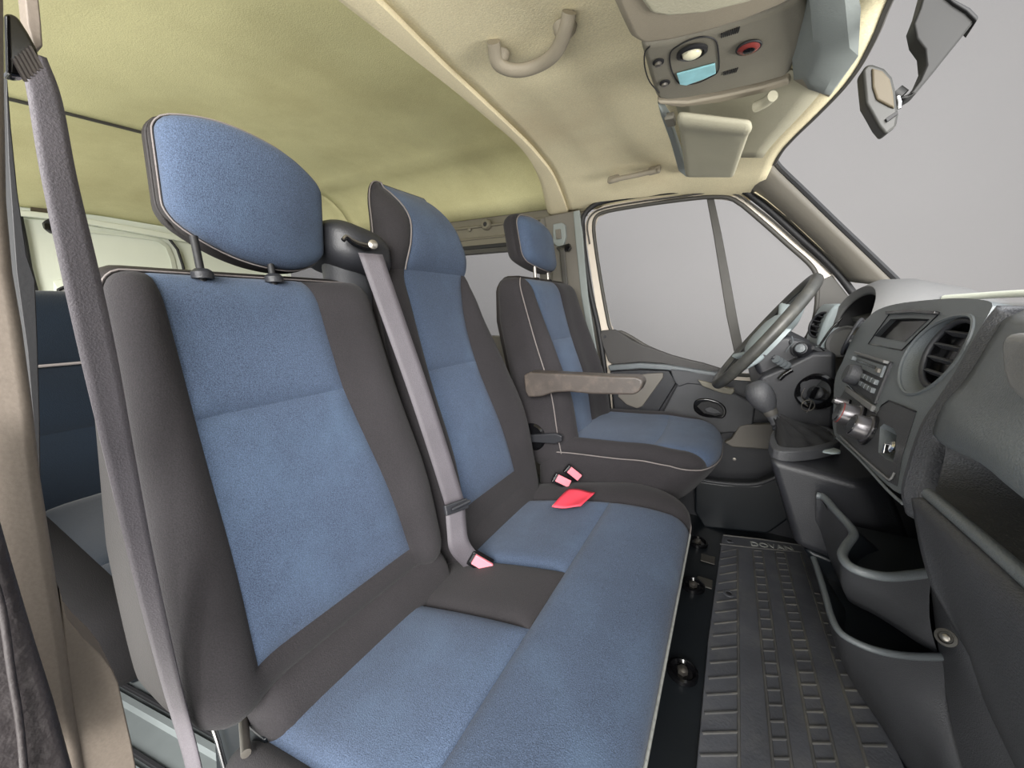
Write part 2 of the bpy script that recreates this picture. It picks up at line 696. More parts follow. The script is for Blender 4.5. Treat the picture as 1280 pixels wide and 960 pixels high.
# front headliner
ZY = [(-0.12, 1.39), (0.1, 1.44), (0.4, 1.455), (0.82, 1.46), (1.2, 1.45), (1.4, 1.425), (1.52, 1.395), (1.6, 1.372), (1.68, 1.345)]
XH = [(-0.12, 0.146), (0.8, 0.148), (0.95, 0.152), (1.04, 0.149), (1.175, 0.119), (1.3, 0.08), (1.4, 0.064), (1.5, 0.055), (1.68, 0.03)]
XBL = [(-0.12, -0.62), (0.5, -0.627), (0.94, -0.63), (1.11, -0.632), (1.25, -0.645), (1.45, -0.69), (1.62, -0.745), (1.68, -0.76)]
XBR = [(-0.12, -0.55), (0.548, -0.568), (0.76, -0.592), (1.06, -0.603), (1.38, -0.618), (1.55, -0.645), (1.68, -0.668)]


def sm(tab, y, w=0.05):
    return sum(interp(tab, y + d * w) for d in (-1, -0.5, 0, 0.5, 1)) / 5


def zc(x, y):
    z = sm(ZY, y)
    z -= 0.075 * sstep(-0.28, 0.17, x) * (1 - 0.35 * sstep(1.2, 1.6, y))
    z -= 0.007 * sstep(0.86, 0.91, y) * sstep(-0.52, -0.44, x) * (1 - sstep(1.3, 1.5, y))
    return z


rows = []
ys = [-0.12 + 1.80 * i / 60 for i in range(61)]
for y in ys:
    x0, x1 = sm(XBR, y) + 0.004, sm(XH, y)
    rows.append([(lerp(x0, x1, t / 28), y, zc(lerp(x0, x1, t / 28), y)) for t in range(29)])
o = grid('ceiling', rows, 'headliner', solid=0.03, off=1.0)
tag(o, kind='structure')
ceiling = o
# dark edge strip of the windscreen header
hp = [(sm(XH, y) + 0.004, y, zc(sm(XH, y), y) + 0.004) for y in ys if y < 1.5]
tube('edge_strip', hp, 0.006, 'rubber_grey', ceiling, n=6)

# roof band (bow) between the two headliners
rows = []
for y in ys:
    x0, x1 = sm(XBL, y), sm(XBR, y)
    z = sm(ZY, y)
    r = [(x0, y, z + 0.16), (x0, y, z + 0.03), (x0 + 0.002, y, z + 0.004)]
    for t in range(1, 7):
        r.append((lerp(x0, x1 - 0.003, t / 6), y, z - 0.004))
    r.append((x1 - 0.001, y, z + 0.004))
    rows.append(r)
o = grid('ceiling_band', rows, 'headliner_band', solid=0.006, off=1.0, sharp=50)
tag(o, kind='structure')
band = o
for (x, y) in ((-0.592, 0.58), (-0.615, 0.95), (-0.63, 1.25), (-0.60, 0.30)):
    z = sm(ZY, y)
    lathe('fixing_cap', [(0, 0.011), (0.003, 0.010), (0.004, 0.006), (0.005, 0.0)], (x, y, z - 0.005), (0, 0, -1), 'headliner_band', band, n=16)

# rear headliner
ZR = [(-0.12, 1.42), (0.0, 1.55), (0.4, 1.60), (0.8, 1.62), (1.1, 1.61), (1.4, 1.585), (1.55, 1.545), (1.64, 1.47), (1.69, 1.385), (1.70, 1.355)]


def zr(x, y):
    z = sm(ZR, y, 0.04)
    z -= 0.20 * sstep(-2.15, -2.95, x) * (1 - 0.9 * sstep(1.45, 1.66, y))
    z -= 0.012 * math.exp(-((y - 1.42) / 0.05) ** 2)
    return max(z, 1.345)


for nm, xa, xb in (('ceiling_rear', -2.065, -0.625), ('ceiling_tail', -2.96, -2.064)):
    rows = []
    for i in range(41):
        y = -0.12 + 1.82 * i / 40
        rows.append([(lerp(xa, min(xb, sm(XBL, y) + 0.02) if nm == 'ceiling_rear' else xb, t / 24), y,
                      zr(lerp(xa, xb, t / 24), y)) for t in range(25)])
    o = grid(nm, rows, 'headliner_rear', solid=0.02, off=1.0)
    tag(o, kind='structure')
o = tube('trim_1', [(-2.072, -0.12 + 1.10 * i / 40, zr(-2.07, -0.12 + 1.10 * i / 40) - 0.001) for i in range(41)], 0.008, 'rubber_grey', n=6)
tag(o, kind='structure')

# rear wall with white cargo door
XR = -2.95
outer = [(-2.95,0.3927,1.3639),(-2.95,0.6272,1.3964),(-2.95,0.9147,1.3821),(-2.95,1.1733,1.3656),(-2.95,1.4708,1.327),(-2.95,1.7488,1.3039),(-2.95,1.4728,-1.0361),(-2.95,0.6057,-0.4884),(-2.95,0.1367,-0.1921)]
o = box('wall_rear', (-3.06, -0.3, 0.1), (-2.99, 1.75, 1.62), 'white_metal', bevel=0)
tag(o, kind='structure')
d2 = thing('door_2', (-2.97, 0.6, 0.1), None, None, kind='structure')
prism('door_skin', [(-2.97,0.5313,1.3589),(-2.97,0.6422,1.3682),(-2.97,0.8531,1.3615),(-2.97,1.0993,1.3429),(-2.97,1.1424,1.261),(-2.97,1.149,1.1342),(-2.97,1.1452,0.8659),(-2.97,1.0837,-0.3099),(-2.97,0.4632,-0.0273),(-2.97,0.53,0.8842)], (-0.02, 0, 0), 'white_metal', d2, bevel=0.006)
# raised frame of the upper panel
pa = [(-2.965,0.7237,1.34),(-2.965,0.881,1.3449),(-2.965,1.038,1.3427),(-2.965,1.0891,1.3094),(-2.965,1.106,1.2383),(-2.965,1.1087,1.1455),(-2.965,0.882,1.1296),(-2.965,0.7067,1.1173),(-2.965,0.7029,1.2045)]
pb = [(-2.955,0.7333,1.3251),(-2.955,0.8755,1.3266),(-2.955,1.0246,1.3224),(-2.955,1.0643,1.292),(-2.955,1.0782,1.2303),(-2.955,1.0801,1.1616),(-2.955,0.8815,1.1463),(-2.955,0.7185,1.1338),(-2.955,0.715,1.2051)]
ringframe('panel_bead', resample(pa, 48), resample(pb, 48), (0.004, 0, 0), 'white_metal', d2)
pa = [(-2.965,0.5948,1.0711),(-2.965,0.6467,1.0935),(-2.965,0.8431,1.0885),(-2.965,1.0146,1.0751),(-2.965,0.9541,0.4878),(-2.965,0.5262,0.5629)]
pb = [(-2.955,0.6027,1.0324),(-2.955,0.639,1.0574),(-2.955,0.8345,1.0494),(-2.955,0.9912,1.0374),(-2.955,0.9281,0.5422),(-2.955,0.5466,0.602)]
ringframe('window_frame', resample(pa, 48), resample(pb, 48), (0.006, 0, 0), 'white_metal', d2)
tube('window_seal', resample([(-2.952,0.6048,1.0324),(-2.952,0.6378,1.0533),(-2.952,0.833,1.045),(-2.952,0.9895,1.0327),(-2.952,0.9271,0.5426),(-2.952,0.546,0.6023)], 48), 0.008, 'rubber_black', d2, n=6, closed=True)
prism('pane', [(-2.958,0.606,1.0326),(-2.958,0.6391,1.0535),(-2.958,0.8347,1.0452),(-2.958,0.9915,1.0329),(-2.958,0.929,0.5418),(-2.958,0.5472,0.6016)], (0.003, 0, 0), 'backdrop_grey', d2, bevel=0)
tube('door_seal', [(-2.94,0.5319,1.3628),(-2.94,0.5291,1.2564),(-2.94,0.5234,1.1292),(-2.94,0.5263,0.9917),(-2.94,0.5125,0.8078)], 0.012, 'rubber_black', d2, n=8)
tube('door_seal', [(-2.95,1.0919,1.3402),(-2.95,1.1227,1.2852),(-2.95,1.1349,1.2031),(-2.95,1.142,1.1093),(-2.95,1.1375,0.8664)], 0.008, 'rubber_black', d2, n=8)
hb = [(-2.94,0.3936,1.376),(-2.94,0.5743,1.3886),(-2.94,0.7038,1.3914),(-2.94,0.9116,1.3806),(-2.94,1.181,1.3613),(-2.94,1.1764,1.3282),(-2.94,0.9072,1.3509),(-2.94,0.6996,1.3642),(-2.94,0.5702,1.3629),(-2.94,0.3892,1.3491)]
prism('header_rail', hb, (0.03, 0, 0), 'white_metal', d2, bevel=0.004)
latch = prism('latch', [(-2.92,0.5926,1.3398),(-2.92,0.611,1.3611),(-2.92,0.6521,1.3612),(-2.92,0.6481,1.3013),(-2.92,0.6108,1.2956),(-2.92,0.5936,1.3148)], (0.03, 0, 0), 'rubber_black', d2, bevel=0.004)
prism('catch', [(-2.885,0.5905,1.336),(-2.885,0.6105,1.3359),(-2.885,0.6064,1.31),(-2.885,0.5885,1.3071)], (0.01, 0, 0), 'gloss_black', latch, bevel=0.002)
lathe('fixing_cap', [(0, 0.012), (0.004, 0.012), (0.006, 0.0)], [(-2.955,0.6451,1.1321)][0], (1, 0, 0), 'white_metal', d2, n=12)
o = prism('trim_6', [(-2.935,0.574,1.4233),(-2.935,0.6493,1.4246),(-2.935,0.644,1.3907),(-2.935,0.5688,1.3905)], (0.006, 0, 0), 'mirror_tan', bevel=0.001)
tag(o, kind='structure')

# left side wall behind the driver, with two windows
wl = thing('wall_left', (-1.8, 1.70, 0.1), None, None, kind='structure')


def wall_strip(nm, x0, x1, z0, z1, y0, y1, m, bev=0.003, parent=None):
    return box(nm, (x0, y0, z0), (x1, y1, z1), m, parent if parent is not None else wl, bevel=bev)


wall_strip('lower_panel', -2.99, -0.66, 0.1, 0.80, 1.70, 1.74, 'grey_plastic')
wall_strip('upper_panel', -2.99, -0.60, 1.34, 1.50, 1.712, 1.74, 'rail_metal')
wall_strip('mullion', -1.80, -1.66, 0.80, 1.22, 1.70, 1.74, 'grey_plastic')
wall_strip('rear_post', -2.99, -2.84, 0.80, 1.22, 1.70, 1.74, 'white_metal')
wall_strip('front_post', -0.80, -0.62, 0.10, 1.34, 1.67, 1.74, 'grey_plastic')
rail = wall_strip('rail', -2.99, -0.70, 1.282, 1.345, 1.695, 1.73, 'rail_metal', 0.004)
tube('rail_lip', [(-2.9, 1.690, 1.340), (-0.72, 1.690, 1.340)], 0.006, 'rail_metal', rail, n=8)
tube('rail_lip', [(-2.9, 1.690, 1.284), (-0.72, 1.690, 1.284)], 0.006, 'rail_metal', rail, n=8)
wall_strip('seal_channel', -2.99, -0.74, 1.250, 1.282, 1.69, 1.73, 'rail_metal', 0.004)
wall_strip('window_seal', -2.84, -0.78, 1.234, 1.252, 1.685, 1.73, 'rubber_black', 0.003)
wall_strip('window_rail', -2.84, -0.78, 1.212, 1.236, 1.69, 1.73, 'rubber_grey', 0.003)
bolt = [(-1.0978,1.69,1.3437)][0]
lathe('bolt', [(0, 0.026), (0.012, 0.026), (0.020, 0.020), (0.020, 0.011), (0.006, 0.010)], bolt, (0, -1, 0), 'rail_metal', rail, n=20)
lathe('bolt_hole', [(0, 0.011), (0.017, 0.011)], bolt, (0, -1, 0), 'rubber_black', rail, n=16)
for q in [(-1.2042,1.69,1.3311),(-0.9662,1.69,1.3454)]:
    lathe('screw', [(0, 0.011), (0.006, 0.010), (0.009, 0.004), (0.009, 0.0)], q, (0, -1, 0), 'rail_metal', rail, n=14)
for nm, x0, x1 in (('window_2', -1.66, -0.80), ('window_3', -2.84, -1.80)):
    o = box(nm, (x0, 1.715, 0.80), (x1, 1.721, 1.215), 'glass', bevel=0)
    tag(o, kind='structure')

# unseen panel on the near side, added to shade the rear bench
o = box('shade_panel_right', (-2.99, -0.09, 0.1), (-1.12, -0.05, 0.62), 'grey_plastic', bevel=0.01)
tag(o, kind='structure')

# pillar behind the driver's door
bp = thing('trim_2', (-0.66, 1.63, 0.1), None, None, kind='structure')
prism('pillar_panel', [(-0.7666,1.63,1.3378),(-0.6877,1.63,1.3422),(-0.6088,1.63,1.3461),(-0.5898,1.63,1.3033),(-0.5785,1.63,1.1913),(-0.5496,1.63,0.9936),(-0.5004,1.63,0.756),(-0.4551,1.63,0.5471),(-0.3754,1.63,0.1108),(-0.6935,1.63,-0.058),(-0.7131,1.63,0.8172),(-0.724,1.63,1.134)], (0, 0.05, 0), 'pillar_grey', bp, bevel=0.010, segs=3)
prism('pillar_edge', [(-0.6267,1.622,1.3402),(-0.5988,1.622,1.3433),(-0.5816,1.622,1.2541),(-0.5469,1.622,0.9934),(-0.498,1.622,0.7569),(-0.4441,1.622,0.5141),(-0.4725,1.622,0.5104),(-0.5264,1.622,0.7553),(-0.579,1.622,0.9938),(-0.6122,1.622,1.2249)], (0, 0.012, 0), 'cover_grey', bp, bevel=0.005, segs=3)

# driver's door: frame, seals, glass, card
d1 = thing('door_1', (-0.1, 1.66, 0.1), None, None, kind='structure')
inn = [(-0.4477,1.65,0.8461),(-0.4766,1.65,0.9433),(-0.5071,1.65,1.076),(-0.5336,1.65,1.2066),(-0.5437,1.65,1.2803),(-0.5317,1.65,1.3166),(-0.4856,1.65,1.33),(-0.3596,1.65,1.3364),(-0.2151,1.65,1.3388),(-0.1007,1.65,1.3352),(-0.0364,1.65,1.3166),(0.0478,1.65,1.242),(0.1373,1.65,1.1541),(0.1992,1.65,1.0938),(0.2251,1.65,1.0567),(0.2345,1.65,1.0153),(0.2407,1.65,0.9315),(0.2289,1.65,0.8507),(0.182,1.65,0.7705),(0.1055,1.65,0.7067),(-0.0231,1.65,0.7018),(-0.1083,1.65,0.7263),(-0.1979,1.65,0.752),(-0.2925,1.65,0.7857),(-0.3592,1.65,0.8223),(-0.4068,1.65,0.844)]
out = [(-0.4929,1.65,0.8447),(-0.5185,1.65,0.9432),(-0.5455,1.65,1.0774),(-0.5721,1.65,1.2095),(-0.5823,1.65,1.2903),(-0.5631,1.65,1.3324),(-0.5065,1.65,1.3537),(-0.3672,1.65,1.3606),(-0.2222,1.65,1.3591),(-0.1027,1.65,1.3568),(-0.024,1.65,1.3384),(0.0692,1.65,1.2577),(0.1549,1.65,1.1732),(0.2181,1.65,1.113),(0.2657,1.65,1.0652),(0.2881,1.65,1.019),(0.3111,1.65,0.9062),(0.3132,1.65,0.8274),(0.2999,1.65,0.7181),(0.1401,1.65,0.6148),(-0.0161,1.65,0.6275),(-0.1018,1.65,0.6504),(-0.1919,1.65,0.6744),(-0.2868,1.65,0.6997),(-0.3867,1.65,0.7263),(-0.4507,1.65,0.7706)]
ringframe('door_frame', out, inn, (0, 0.03, 0), 'door_metal', d1, bevel=0.004)
tube('window_seal', cr(inn, 3, True), 0.0075, 'rubber_grey', d1, n=8, closed=True)
seal = [(-0.4263,1.635,0.4403),(-0.4582,1.635,0.6531),(-0.4995,1.635,0.859),(-0.5371,1.635,0.9936),(-0.5678,1.635,1.1428),(-0.5863,1.635,1.2565),(-0.5849,1.635,1.3132),(-0.5553,1.635,1.3471),(-0.5027,1.635,1.3652),(-0.3648,1.635,1.3714),(-0.2213,1.635,1.3692),(-0.103,1.635,1.3663),(-0.02,1.635,1.3446),(0.031,1.635,1.3049),(0.0868,1.635,1.253),(0.1663,1.635,1.1726),(0.2334,1.635,1.1055),(0.2859,1.635,1.0458),(0.3248,1.635,0.9926)]
tube('door_seal', seal, 0.011, 'rubber_black', d1, n=8, smooth_n=4)
seal2 = [(-0.5546,1.64,1.2069),(-0.568,1.64,1.2809),(-0.5491,1.64,1.3227),(-0.4964,1.64,1.3414),(-0.3583,1.64,1.3486),(-0.2202,1.64,1.3483),(-0.1016,1.64,1.349),(-0.028,1.64,1.3288),(0.0696,1.64,1.2481),(0.1549,1.64,1.1642),(0.2177,1.64,1.1044),(0.2654,1.64,1.0544)]
tube('inner_seal', seal2, 0.0035, 'rubber_grey', d1, n=6, smooth_n=4)
prism('frame_lower', [(-0.5064,1.655,0.8751),(-0.4501,1.655,0.8662),(-0.427,1.655,0.688),(-0.3837,1.655,0.4045),(-0.3385,1.655,0.1089),(-0.3884,1.655,0.096),(-0.4222,1.655,0.3225)], (0, 0.03, 0), 'door_metal', d1, bevel=0.003)
# quarter-light bar
prism('divider', [(-0.1269,1.655,1.337),(-0.1036,1.655,1.3367),(-0.066,1.655,1.2082),(-0.026,1.655,1.0586),(0.0151,1.655,0.901),(0.0473,1.655,0.7849),(0.0172,1.655,0.7772),(-0.0224,1.655,0.915),(-0.0571,1.655,1.0598),(-0.0912,1.655,1.2021)], (0, 0.02, 0), 'rubber_grey', d1, bevel=0.003)
dp = prism('pane', inn, (0, 0.004, 0), 'glass', d1, bevel=0)
dp.location.y += 0.02
# corner black triangle by the pillar
prism('corner_panel', [(0.2319,1.645,1.0306),(0.2669,1.645,1.0497),(0.3209,1.645,0.9779),(0.3453,1.645,0.8554),(0.2991,1.645,0.8004),(0.2585,1.645,0.8522)], (0, 0.02, 0), 'rubber_grey', d1, bevel=0.002)
card = prism('door_card', [(-0.4448,1.645,0.6809),(-0.3174,1.645,0.6912),(-0.1628,1.645,0.6907),(-0.0101,1.645,0.679),(0.1326,1.645,0.6805),(0.3025,1.645,0.6914),(0.3616,1.645,0.6426),(0.4145,1.645,0.2473),(0.3059,1.645,0.0204),(-0.246,1.645,-0.4287),(-0.3639,1.645,0.0276),(-0.4093,1.645,0.4032)], (0, 0.04, 0), 'black_plastic', d1, bevel=0.006)
sail = prism('sail_panel', [(-0.4919,1.625,0.8359),(-0.4821,1.625,0.8498),(-0.4278,1.625,0.8548),(-0.4005,1.625,0.8423),(-0.3598,1.625,0.8175),(-0.3137,1.625,0.7966),(-0.2631,1.625,0.783),(-0.1954,1.625,0.7613),(-0.1306,1.625,0.7466),(-0.0797,1.625,0.7378),(-0.0108,1.625,0.7187),(-0.0094,1.625,0.7036),(-0.1046,1.625,0.7049),(-0.2224,1.625,0.7243),(-0.3154,1.625,0.7242),(-0.4234,1.625,0.7062),(-0.448,1.625,0.7182),(-0.4756,1.625,0.7854)], (0, 0.02, 0), 'door_dark', d1, bevel=0.005)
lathe('screw', [(0, 0.006), (0.003, 0.005), (0.003, 0.0)], [(-0.467,1.625,0.8233)][0], (0, -1, 0), 'black_plastic', sail, n=12)
prism('sill_ledge', [(-0.4437,1.6,0.7045),(-0.3104,1.6,0.7244),(-0.2128,1.6,0.7251),(-0.1035,1.6,0.7148),(0.0039,1.6,0.7056),(0.0002,1.6,0.6903),(-0.1019,1.6,0.6964),(-0.2083,1.6,0.7032),(-0.3089,1.6,0.7015),(-0.4323,1.6,0.6815)], (0, 0.05, 0), 'dash_plastic', d1, bevel=0.006, segs=3)
prism('upper_card', [(-0.4391,1.625,0.6773),(-0.3135,1.625,0.6943),(-0.2026,1.625,0.7),(-0.1694,1.625,0.6545),(-0.2375,1.625,0.5065),(-0.266,1.625,0.3617),(-0.3865,1.625,0.3391),(-0.4188,1.625,0.5525)], (0, 0.03, 0), 'black_plastic', d1, bevel=0.006)
pocket = prism('grille_panel', [(-0.2792,1.615,0.682),(-0.2214,1.615,0.6902),(-0.22,1.615,0.6709),(-0.2922,1.615,0.5426),(-0.314,1.615,0.5294),(-0.3577,1.615,0.5411),(-0.3965,1.615,0.5714),(-0.3928,1.615,0.6276),(-0.342,1.615,0.6665)], (0, 0.015, 0), 'grey_plastic', d1, bevel=0.004, segs=2)
prism('pull_surround', [(-0.2004,1.6,0.7165),(-0.1311,1.6,0.7125),(-0.0428,1.6,0.7015),(-0.0046,1.6,0.6869),(-0.0709,1.6,0.656),(-0.1265,1.6,0.6567),(-0.1595,1.6,0.6407),(-0.1788,1.6,0.6643)], (0, 0.03, 0), 'dash_dark', d1, bevel=0.006, segs=3)
prism('armrest_top', [(-0.1666,1.605,0.6486),(-0.1067,1.605,0.6828),(-0.0038,1.605,0.6498),(0.1021,1.605,0.605),(0.1009,1.605,0.4991),(-0.1385,1.605,0.4429),(-0.25,1.605,0.3714),(-0.2114,1.605,0.532)], (0, 0.03, 0), 'dash_dark', d1, bevel=0.008, segs=3)
prism('pull_handle', [(-0.0937,1.585,0.678),(-0.0607,1.585,0.672),(0.0141,1.585,0.6554),(0.0291,1.585,0.657),(0.0303,1.585,0.6453),(0.0214,1.585,0.6323),(-0.0152,1.585,0.6372),(-0.0754,1.585,0.6552)], (0, 0.03, 0), 'roof_plastic_dark', d1, bevel=0.004, segs=3)
bez = [(-0.1006,1.6,0.5836),(-0.0881,1.6,0.601),(-0.0557,1.6,0.608),(-0.0174,1.6,0.6002),(0.0052,1.6,0.5846),(0.0127,1.6,0.5609),(0.0044,1.6,0.538),(-0.0246,1.6,0.5338),(-0.0656,1.6,0.5342),(-0.0952,1.6,0.5524)]
hb_ = prism('handle_bezel', cr(bez, 3, True), (0, 0.02, 0), 'gloss_black', d1, bevel=0.006, segs=3)
prism('door_handle', [(-0.0882,1.595,0.5736),(-0.0758,1.595,0.591),(-0.0491,1.595,0.5974),(-0.0162,1.595,0.5892),(0.0012,1.595,0.5729),(0.0029,1.595,0.5546),(-0.0227,1.595,0.5447),(-0.0611,1.595,0.5488)], (0, 0.012, 0), 'rubber_black', hb_, bevel=0.002, segs=2)
prism('lever', [(-0.0625,1.588,0.5692),(-0.0419,1.588,0.5812),(-0.0141,1.588,0.5694),(-0.0026,1.588,0.5587),(-0.0285,1.588,0.5519),(-0.053,1.588,0.5548)], (0, 0.012, 0), 'dash_dark', hb_, bevel=0.004, segs=3)
prism('lower_trim', [(0.0159,1.6,0.4453),(0.0381,1.6,0.4619),(0.0587,1.6,0.5152),(0.083,1.6,0.5252),(0.2145,1.6,0.5484),(0.2418,1.6,0.5093),(0.215,1.6,0.4454),(0.1559,1.6,0.4431),(0.0437,1.6,0.4313)], (0, 0.03, 0), 'grey_plastic', d1, bevel=0.005, segs=3)
prism('map_pocket', [(-0.0699,1.57,0.2847),(0.0312,1.57,0.2922),(0.1317,1.57,0.3132),(0.2194,1.57,0.3825),(0.2701,1.57,0.2439),(0.1885,1.57,0.1311),(-0.0192,1.57,0.0933),(-0.0585,1.57,0.1511)], (0, 0.06, 0), 'floor_black', d1, bevel=0.010, segs=3)
tube('pocket_rim', [(-0.0646,1.57,0.2893),(0.0309,1.57,0.2953),(0.1314,1.57,0.3162),(0.2089,1.57,0.3742)], 0.008, 'dash_dark', d1, n=8, smooth_n=4)
lathe('clip', [(0, 0.006), (0.002, 0.006), (0.003, 0)], [(0.0561,1.6,0.386)][0], (0, -1, 0), 'steel', d1, n=10)

# windscreen pillar trim
ga = [(0.0554,1.53,1.3894),(0.0751,1.53,1.3614),(0.1397,1.53,1.291),(0.2288,1.53,1.193),(0.3246,1.53,1.0893),(0.4005,1.53,1.0061)]
gb = [(-0,1.63,1.3331),(0.04,1.63,1.3052),(0.1028,1.63,1.2453),(0.1762,1.63,1.1736),(0.2481,1.63,1.0967),(0.3073,1.63,1.0275)]
rows = []
for t in range(7):
    w = t / 6
    rows.append([Vector(a).lerp(Vector(b), w) + Vector((-0.016, -0.014, 0)) * math.sin(math.pi * w) for a, b in zip(cr(ga, 4), cr(gb, 4))])
o = grid('trim_3', rows, 'pillar_grey', solid=0.02, off=1.0)
tag(o, kind='structure')
a_pillar = o
tube('glass_seal', cr([Vector(p) + Vector((0.008, 0, 0.004)) for p in ga], 4), 0.008, 'rubber_black', a_pillar, n=6)
gc = [(0.0185,1.6,1.3236),(0.0576,1.6,1.2939),(0.1233,1.6,1.2326),(0.195,1.6,1.1579),(0.2645,1.6,1.0856),(0.3216,1.6,1.0206)]
prism('pillar_return', [Vector(p) for p in gc] + [Vector(p) + Vector((0.02, 0.03, 0.01)) for p in reversed(gc)], (0, 0.01, 0), 'headliner_band', a_pillar, bevel=0.002)

# windscreen glass
rows = []
for i in range(25):
    y = -0.1 + 1.66 * i / 24
    top = Vector((sm(XH, y) + 0.012, y, zc(sm(XH, y), y) + 0.012))
    bot = Vector((0.43 + 0.16 * (1 - ((y - 0.82) / 0.8) ** 2), y, 0.955))
    rows.append([top.lerp(bot, t / 8) + Vector((0.03, 0, 0.02)) * math.sin(math.pi * t / 8) for t in range(9)])
o = grid('window_1', rows, 'glass', solid=0.004)
tag(o, kind='structure')

# front bulkhead below the dashboard
o = box('wall_front', (0.60, -0.12, 0.05), (0.66, 1.72, 0.94), 'floor_black', bevel=0)
tag(o, kind='structure')

# near pillar at the open passenger door
np_ = thing('trim_4', (-0.47, 0.05, 0.1), None, None, kind='structure')
pc = [(-0.45,0.0796,1.1686),(-0.45,0.1021,1.1833),(-0.45,0.0894,1.102),(-0.45,0.0777,1.023),(-0.45,0.0726,0.9741),(-0.45,0.0707,0.9345),(-0.45,0.0668,0.8813),(-0.45,0.0613,0.8193),(-0.45,0.0577,0.7596),(-0.45,0.0546,0.7071),(-0.45,0.0517,0.6594),(-0.45,0.0487,0.622),(-0.45,0.044,0.5416),(-0.45,0.0251,0.5674),(-0.45,0.0116,0.5858),(-0.45,0.015,0.7795)]
prism('pillar_panel', pc, (-0.05, 0.004, 0), 'pillar_trim', np_, bevel=0.007, segs=4)
fl_ = [(-0.455,0.0568,0.7257),(-0.455,0.0569,0.6977),(-0.455,0.0623,0.6735),(-0.455,0.0695,0.65),(-0.455,0.0737,0.6307),(-0.455,0.0754,0.6134),(-0.455,0.075,0.5815),(-0.455,0.0747,0.5492),(-0.455,0.0729,0.4932),(-0.455,0.0359,0.5443),(-0.455,0.0431,0.6085),(-0.455,0.0493,0.643)]
prism('pillar_foot', fl_, (-0.05, 0.004, 0), 'pillar_trim', np_, bevel=0.007, segs=4)
st = [(-0.56,0.1134,1.145),(-0.56,0.1086,1.1015),(-0.56,0.1037,1.0489),(-0.56,0.1004,0.9946),(-0.56,0.1018,0.9737),(-0.56,0.0952,0.9231),(-0.56,0.0849,0.8486),(-0.56,0.0746,0.7798),(-0.56,0.0774,0.8193),(-0.56,0.0868,0.909),(-0.56,0.0918,0.9801),(-0.56,0.1025,1.0744),(-0.56,0.1096,1.1264)]
prism('edge_strip', st, (-0.03, 0, 0), 'rubber_black', np_, bevel=0.001)  # narrow dark strip beside the pillar edge
sp = [(-0.41,0.0341,0.8829),(-0.41,0.0352,0.8138),(-0.41,0.0351,0.7718),(-0.41,0.0353,0.7148),(-0.41,0.036,0.6602),(-0.41,0.0355,0.5881),(-0.41,-0.0053,0.6433)]
prism('seal_cover', sp, (-0.03, 0, 0), 'leather_dark', np_, bevel=0.010, segs=4)
tube('seal_bead', [(-0.405,0.0251,0.795),(-0.405,0.0254,0.7531),(-0.405,0.0217,0.7055),(-0.405,0.0191,0.6678),(-0.405,0.0139,0.6174)], 0.002, 'leather_dark', np_, n=8, smooth_n=4)

# ================================================================== SEATS
X1, Y1, Z1 = Vector((1, 0, 0)), Vector((0, 1, 0)), Vector((0, 0, 1))

# ---- double passenger bench
bench = thing('passenger_bench', (-0.35, 0.62, FL), 'double front bench in blue and black cloth, one loose and one tall fixed headrest', 'seat', 'front seats')


def lean(z):
    return -0.52 - 0.28 * (z - 0.44)


def near_back(p):
    d, y, z = p
    w = (y - 0.133) / 0.475
    t = sstep(0.42, 1.0, z)
    yy = y + 0.042 * t * (1 - w) ** 4 - 0.023 * t * w
    if z < 0.80:
        yy += 0.038 * (0.80 - z) / 0.34 * math.exp(-((y - 0.465) / 0.06) ** 2)
    dd = d
    if d < -0.03:
        dd = -0.03 + (d + 0.03) * interp([(0.3, 0.9), (0.42, 1.25), (0.62, 1.35), (0.8, 0.95), (1.0, 0.40)], z)
    else:
        dd += 0.016 * math.exp(-((y - 0.18) / 0.035) ** 2) + 0.020 * math.exp(-((y - 0.545) / 0.045) ** 2)
        dd += 0.014 * math.exp(-((z - 0.60) / 0.13) ** 2)
    return (lean(z) + dd, yy, z)


def near_cls(c, n):
    if c.x < -0.036:
        return 'shell'
    if 0.212 < c.y < 0.468 and c.z > 0.468:
        return 'up' if c.z > 0.80 else 'low'
    return 'bol'


bk = soft((-0.16, 0.133, 0.408), (0.0, 0.608, 1.0), (0.05, 0.05, 0.05), 0.014,
          [((-0.036, 0, 0), X1), ((0, 0.212, 0), Y1), ((0, 0.468, 0), Y1), ((0, 0, 0.468), Z1), ((0, 0, 0.80), Z1)],
          near_cls, near_back,
          {'shell': ('back_shell', 'vinyl', 'grey vinyl side and back cover'), 'up': ('backrest_panel', 'blue_fabric'), 'low': ('backrest_panel', 'blue_fabric'),
           'bol': ('backrest_bolster', 'black_fabric', 'black cloth bolsters')}, bench, groove=0.003, puff=0.007, soften=0.02,
          pipe=[('shell', 'bol', 'stitching', 0.0014, 'stitch', 'shell', None), ('shell', 'up', 'stitching', 0.0014, 'stitch', 'shell', None)])

# loose headrest on two posts
def near_head(p):
    d, y, z = p
    a = (y - 0.364) / 0.133
    zz = 1.113 + (z - 1.113) * (1 - 0.38 * abs(a) ** 2.4) - 0.018 * a + 0.010 * a * a
    dd = d * 0.85 - 0.030 * a * a * (1 if d > -0.05 else 0.5)
    yy = 0.385 + (y - 0.364) * 0.92
    return (-0.668 + 0.08 * (zz - 1.11) + dd, yy, zz)


